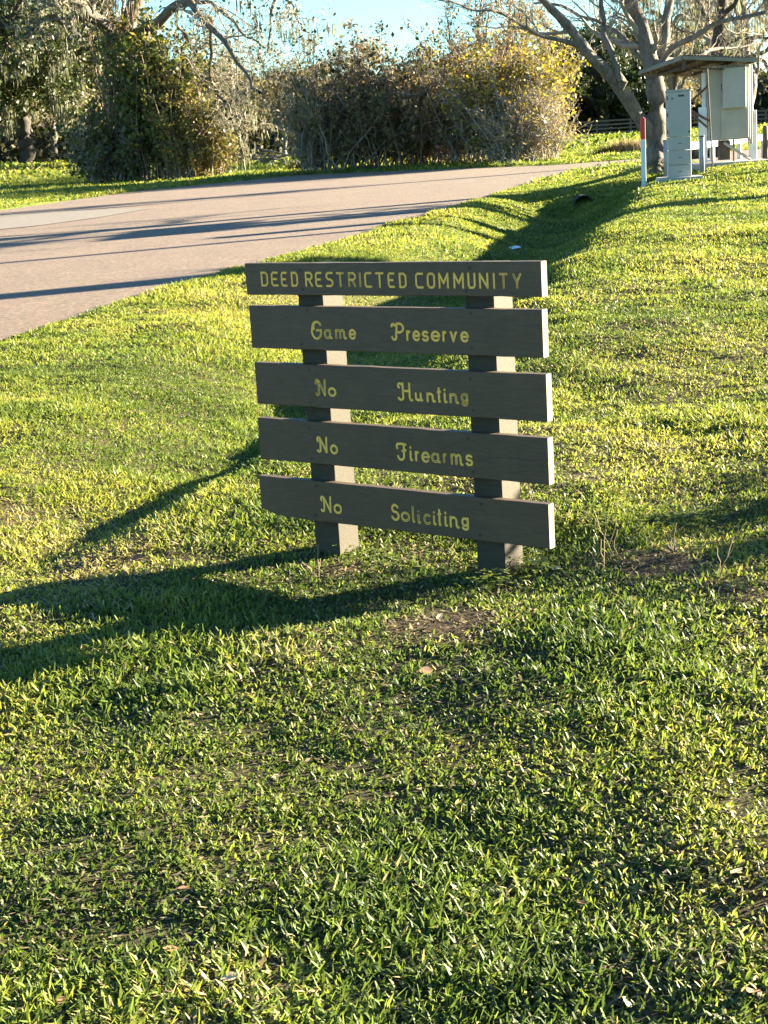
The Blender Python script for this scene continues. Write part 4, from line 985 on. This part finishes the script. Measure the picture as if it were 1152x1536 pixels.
# --- bare mossy trees of the wood behind
def mossy_bare(label, base, H, seed, mossN=2400, leafN=900, bark=BARKL):
    b_ = np.array(base, float); rg = np.random.default_rng(seed); limbs = [([b_ + [0, 0, -.3], b_ + [.2, 0, H * .3], b_ + [-.1, .2, H * .6], b_ + [.2, 0, H]], [H * .028, H * .022, H * .015, H * .004])]
    for k in range(8):
        a_ = k * 2.4 + rg.normal(0, .2); z0_ = H * rg.uniform(.25, .7); l_ = H * rg.uniform(.3, .45); dr = np.array([math.cos(a_), math.sin(a_), 0])
        limbs.append(([b_ + [0, 0, z0_], b_ + dr * l_ * .5 + [0, 0, z0_ + l_ * .35], b_ + dr * l_ + [0, 0, z0_ + l_ * rg.uniform(.3, 1)]], [H * .011, H * .008, H * .003]))
    return tree('bare_tree', label, 'tree', b_, limbs, [dict(m_=10, Lr=(H * .12, H * .26), ang=.75, wander=.25, up=.12, n_=6, rf=.45, t0=.2, rmin=.012), dict(m_=7, Lr=(H * .05, H * .13), ang=.8, wander=.3, up=.0, n_=5, rf=.5, rmin=.010), dict(m_=3, Lr=(H * .02, H * .05), ang=.8, wander=.3, up=.0, n_=3, rf=.6, rmin=.009)],
                seed, bark=bark, twig=TWIGL, leaf=(OLIVE, leafN, .12, .2, (0, .8)), moss=(mossN, (.2, .55), .03), group='bare trees of the wood', wob=.12, k0=6)
b1 = mossy_bare('grey bare tree hung with moss behind the heap of dead branches', base_at(355, 98), 6.3, 201, 1200)
b2 = mossy_bare('grey twiggy tree in the gap left of the central thicket', base_at(425, 92), 5.6, 202, 700, 1500)
b3 = mossy_bare('mossy grey tree with a full bare crown right of the shelter roof', base_at(1120, 78), 10.5, 203, 1500, 300)
B1 = [(82, 100, 1.35, 'grey bare tree between the far left oak and the vine covered oak', b1), (135, 112, 1.5, 'taller bare tree far behind the left flank of the vines', b2), (300, 106, 1.15, 'bare tree just right of the olive shrub in the wood', b2), (390, 110, .95, 'bare tree in the wood over the middle of the branch heap', b1), (455, 104, .9, 'pale thin bare tree at the left edge of the central thicket', b1), (500, 112, .9, 'bare tree hidden behind the left end of the thicket', b2), (600, 108, .95, 'bare tree seen in the dip of the thicket skyline', b1), (650, 116, 1.0, 'bare tree far behind the thicket middle', b2), (1010, 84, .85, 'bare mossy tree between the pecan and the shelter', b3), (1065, 92, .95, 'bare mossy tree over the shelter roof', b3), (1175, 84, 1.0, 'bare mossy tree cut by the right edge of the picture', b3), (1030, 100, 1.1, 'bare tree far behind the pecan fork', b1), (20, 118, 1.6, 'tall bare tree behind the far left oak', b2)]
for k, (px_, Yv, s_, lab, src) in enumerate(B1):
    dup_tree(src, base_at(px_, Yv), k * 1.7 + .5, (s_, s_), lab)
# woodland understorey: one continuous far mass of stems and leaves nobody could count
rg = np.random.default_rng(404)
N = 46000
X_ = rg.uniform(-75, 75, N); Yv = rg.uniform(118, 150, N); top = 3.2 + 3.6 * vnoise(X_ * .16, Yv * .05, 5) + 1.4 * vnoise(X_ * .8, Yv * .1, 6)
top = np.where((X_ > 9) & (X_ < 60), top * .8, top)
Z_ = height(X_, Yv) + top * rg.random(N) ** .8
V, F, T = quads(rg, np.stack([X_, Yv, Z_], -1), .55, tint=(0, 1))
o = link('far_woods', fast_mesh('far_woods', V, F, T), leafmat('far wood foliage', [(0, (.018, .024, .012)), (.5, (.05, .055, .03)), (1, (.12, .105, .07))], .2, .9))
tag(o, 'far continuous mass of grey green woodland closing the view', 'woods', kind='stuff')
N = 9000
X_ = rg.uniform(-45, -4, N); Yv = rg.uniform(97, 116, N); Z_ = height(X_, Yv) + rg.random(N) ** 1.3 * (1.4 + 2.4 * vnoise(X_ * .5, Yv * .2, 5))
V, F, T = quads(rg, np.stack([X_, Yv, Z_], -1), .34, tint=(0, 1))
o = link('undergrowth', fast_mesh('undergrowth', V, F, T), bpy.data.materials['far wood foliage'])
tag(o, 'shaded undergrowth below the wood left of the thicket', 'undergrowth', kind='stuff')

# --- dried grass clump by the far lawn
def tuft(name, label, cat, base, N, H, rad, seed, mat=DRY, w_=.02, group=None):
    rg = np.random.default_rng(seed); root = empty(name, base); tag(root, label, cat, group)
    az = rg.uniform(0, 6.283, N); rr = rad * np.sqrt(rg.random(N)); P = np.stack([rr * np.cos(az), rr * np.sin(az) * .6, 0 * az - .03], -1)
    D = norm(np.stack([rg.normal(0, .3, N), rg.normal(0, .3, N), np.ones(N)], -1)); l = (H * rg.uniform(.5, 1.1, N))[:, None]
    Wv = norm(rg.normal(size=(N, 3)) * [1, 1, 0]) * w_ / 2; dro = norm(D + rg.normal(0, .35, D.shape)) 
    V = np.stack([P - Wv, P + Wv, P + D * l * .6 + Wv, P + D * l * .6 - Wv, P + D * l * .6 + dro * l * .4 + Wv * .2, P + D * l * .6 + dro * l * .4 - Wv * .2], 1).reshape(-1, 3)
    o = np.arange(N)[:, None] * 6; F = np.concatenate([np.concatenate([o, o + 1, o + 2, o + 3], 1), np.concatenate([o + 3, o + 2, o + 4, o + 5], 1)])
    q = link('blades', fast_mesh('blades', V, F, np.repeat(rg.random(N), 6)), mat, root); q['kind'] = 'stuff'
    return root
tuft('dry_grass_clump', 'pale dry ornamental grass clump on the far lawn left of the pecan', 'grass clump', base_at(945, 58), 700, .6, .65, 61, w_=.03)
tuft('dry_grass_clump', 'lower greener grass clump against the left side of the pale dry one', 'grass clump', base_at(918, 58.5), 500, .4, .6, 62, VINELEAF, w_=.03)
tuft('dry_grass_clump', 'small dry grass clump seen between the pedestal and the shelter', 'grass clump', base_at(1042, 47), 300, .55, .3, 63, w_=.025)
tuft('dry_grass_clump', 'small bluish grass clump on the lawn in front of the central thicket', 'grass clump', base_at(452, 64), 300, .55, .55, 64, OAKLEAF, w_=.03)

# --- plants near the sign
for k, (px_, py_, H, lab) in enumerate(((905, 868, .16, 'short dry twig weed left of the bare soil at the right'), (925, 850, .20, 'thin forked dry weed in the shaded grass'), (1078, 885, .22, 'pale dry weed stalk at the right edge of the bare soil'), (800, 760, .14, 'leaning dry weed stalk by the right end of the lowest board'), (478, 858, .15, 'dry straw stalk leaning over the foot of the left post'), (1010, 845, .12, 'short leaning straw stalk behind the bare soil'), (865, 800, .13, 'pale dry weed in the grass right of the lowest board'))):
    P = ground(px_, py_); rg = np.random.default_rng(300 + k); root = empty('dry_weed', (P[0], P[1], hz(P[0], P[1]))); tag(root, lab, 'weed', 'dry weeds near the sign')
    for q in range(3):
        a_ = rg.uniform(-.6, .6); mb = MB(); t_ = [np.array([0, 0, -.01])]
        for s_ in range(5): t_.append(t_[-1] + np.array([math.sin(a_) + rg.normal(0, .25), rg.normal(0, .2), math.cos(a_)]) * H / 5 * (1 - .2 * q))
        mb.tube(t_, [.0016] * 6, 4); mb.build('stalk', DRY, root)
def clover(px_, py_, Nl, rad, seed, lab):
    P = ground(px_, py_); rg = np.random.default_rng(seed); root = empty('clover_plant', (P[0], P[1], hz(P[0], P[1]))); tag(root, lab, 'weed', 'leafy weeds in the lawn')
    V, F, T, b = [], [], [], 0
    c = rg.normal(0, rad / 2, (Nl, 3)); c[:, 2] = rg.uniform(.02, .075, Nl)
    for k in range(Nl):
        az0 = rg.uniform(0, 6.28)
        for q in range(3):
            az = az0 + q * 2.09; d = np.array([math.cos(az), math.sin(az), rg.uniform(-.1, .5)]); s_ = np.array([-math.sin(az), math.cos(az), 0]); L_ = rg.uniform(.009, .016)
            V += [c[k], c[k] + d * L_ * .7 + s_ * L_ * .55, c[k] + d * L_ * 1.1, c[k] + d * L_ * .7 - s_ * L_ * .55]; F.append([b, b + 1, b + 2, b + 3]); b += 4; T += [rg.uniform(.2, .6)] * 4
    q = link('leaves', fast_mesh('leaves', np.array(V), np.array(F), T), GRASS_M, root); q['kind'] = 'stuff'
clover(800, 852, 90, .16, 1, 'patch of small leafy weeds against the right side of the right post')
clover(745, 880, 50, .12, 2, 'small leafy weed in front of the foot of the right post')
clover(905, 800, 90, .22, 3, 'leafy weed patch in the half shade right of the lowest board')
clover(1010, 795, 80, .2, 4, 'leafy weed patch beyond the dry stalks on the right')
clover(560, 845, 70, .18, 5, 'leafy weeds between the two posts below the lowest board')
# fallen leaves
LEAFM = plain('dry fallen leaf', (.20, .10, .045), .7, .4, 20, .1); LEAFP = plain('pale fallen leaf', (.46, .36, .22), .7, .25, 20, .1)
for k, (px_, py_, s_, rz_, mt, lab) in enumerate(((940, 1500, .045, 1.5, LEAFP, 'pale narrow leaf standing in the grass at the bottom right'), (345, 1466, .04, .3, LEAFP, 'pale curled leaf at the bottom left of the lawn'), (258, 1424, .04, .2, LEAFM, 'brown leaf half hidden above the pale curled leaf'), (872, 1342, .035, 2.1, LEAFM, 'small rusty leaf in the grass on the lower right'), (1105, 1320, .045, .8, LEAFP, 'tan leaf near the right edge of the lawn'), (205, 830, .055, .1, LEAFM, 'rusty brown leaf in the grass left of the sign'), (92, 1500, .035, 1.4, LEAFM, 'small orange brown leaf at the bottom left edge'), (276, 1338, .03, .5, LEAFM, 'tiny rusty leaf in the lower left lawn'), (1130, 1500, .05, 1.0, LEAFM, 'brown leaf in the bottom right corner'), (640, 1020, .05, .4, LEAFM, 'dull brown leaf in front of the sign'), (660, 940, .035, .9, LEAFP, 'pale leaf scrap on the bare soil before the sign'), (835, 860, .04, .3, LEAFP, 'pale leaf scrap on the bare soil right of the sign'), (410, 970, .022, .3, LEAFP, 'whitish leaf scrap on the dry patch left of the sign'))):
    P = ground(px_, py_); rg = np.random.default_rng(500 + k); mb = MB(); n_ = 9
    ed = []
    for i in range(n_): 
        t = i / (n_ - 1); ed.append((s_ * (t - .5), s_ * .26 * math.sin(math.pi * min(1, t * 1.02)) ** .8))
    cu = rg.uniform(10, 30)
    top = [(x_, y_, .25 * s_ * 0 + cu * (y_ ** 2) + 2.5 * x_ * x_) for x_, y_ in ed]; bot = [(x_, -y_, z_) for x_, y_, z_ in top]; midl = [(x_, 0, 2.5 * x_ * x_) for x_, _ in ed]
    for i in range(n_ - 1): mb.poly([midl[i], midl[i + 1], top[i + 1], top[i]]); mb.poly([bot[i], bot[i + 1], midl[i + 1], midl[i]])
    o = mb.build('fallen_leaf', mt); o.location = (P[0], P[1], hz(P[0], P[1]) + .016); o.rotation_euler = (rg.uniform(-.3, .9), rg.uniform(-.4, .4), rz_); tag(o, lab, 'leaf', 'fallen leaves on the lawn')
# scrap of litter in the ditch
P = ground(773, 376); mb = MB(); rg = np.random.default_rng(3)
pts = [(math.cos(a_) * .12 * rg.uniform(.6, 1.1), math.sin(a_) * .07 * rg.uniform(.6, 1.1), rg.uniform(0, .05)) for a_ in np.arange(0, 6.2, .7)]
for i in range(len(pts)): mb.poly([(0, 0, .06), pts[i], pts[(i + 1) % len(pts)]])
o = mb.build('litter_scrap', WHITEM); o.location = (P[0], P[1], hz(P[0], P[1]) + .03); tag(o, 'white crumpled scrap of litter in the bottom of the ditch', 'litter')

# --- trees and a bush out of frame to the right, on the sun side; they cast the long shadows
def off_tree(label, x_, y_, H, seed, leafN=0, r0=.22, limb_lo=.35, spr=.5, ls=.12):
    b_ = np.array([x_, y_, hz(x_, y_)]); rg = np.random.default_rng(seed)
    limbs = [([b_ + [0, 0, -.2], b_ + [.05, 0, H * .3], b_ + [-.1, .1, H * .6], b_ + [.1, 0, H]], [r0, r0 * .85, r0 * .6, r0 * .15])]
    for k in range(7):
        a_ = k * 2.4 + rg.normal(0, .2); z0_ = H * rg.uniform(limb_lo, .7); l_ = H * rg.uniform(.7, 1.1) * spr; dr = np.array([math.cos(a_), math.sin(a_), 0])
        limbs.append(([b_ + [0, 0, z0_], b_ + dr * l_ * .5 + [0, 0, z0_ + l_ * .2], b_ + dr * l_ + [0, 0, z0_ + l_ * rg.uniform(.1, .9)]], [r0 * .45, r0 * .3, r0 * .1]))
    return tree('shade_tree', label, 'tree', b_, limbs, [dict(m_=8, Lr=(H * .12, H * .25), ang=.75, wander=.22, up=.1, n_=6, rf=.45, t0=.25, rmin=.01), dict(m_=5, Lr=(H * .05, H * .12), ang=.8, wander=.25, up=0, n_=4, rf=.5, rmin=.008)],
                seed, leaf=(OAKLEAF, leafN, ls, .12, (0, 1)) if leafN else None, group='trees beyond the right side of the lawn')
off_tree('bare tree outside the right edge level with the ditch', 13.5, 25.1, 9.0, 902, 0, .5, .6, .35)
off_tree('slim bare tree outside the right edge level with the culvert', 15.0, 31.2, 9.0, 903, 0, .16, .65, .3)
off_tree('bare tree outside the right edge beyond the shelter', 19.0, 37.0, 9.0, 904, 0, .28, .6, .3)
P = (4.95, 7.1); thicket('shrub', 'low dense unseen shrub added at the right to shade the lawn', 'shrub', (P[0], P[1], hz(*P)), 55, (.6, 1.1), .2, [(OAKLEAF, 10000, .035, .05, (0, 1))], 950, foot=(.7, .55), m2=8, m3=4, twl=(.15, .35), rad=.008, twr=.002)  # unseen shrub added to throw shade on the grass right of the sign
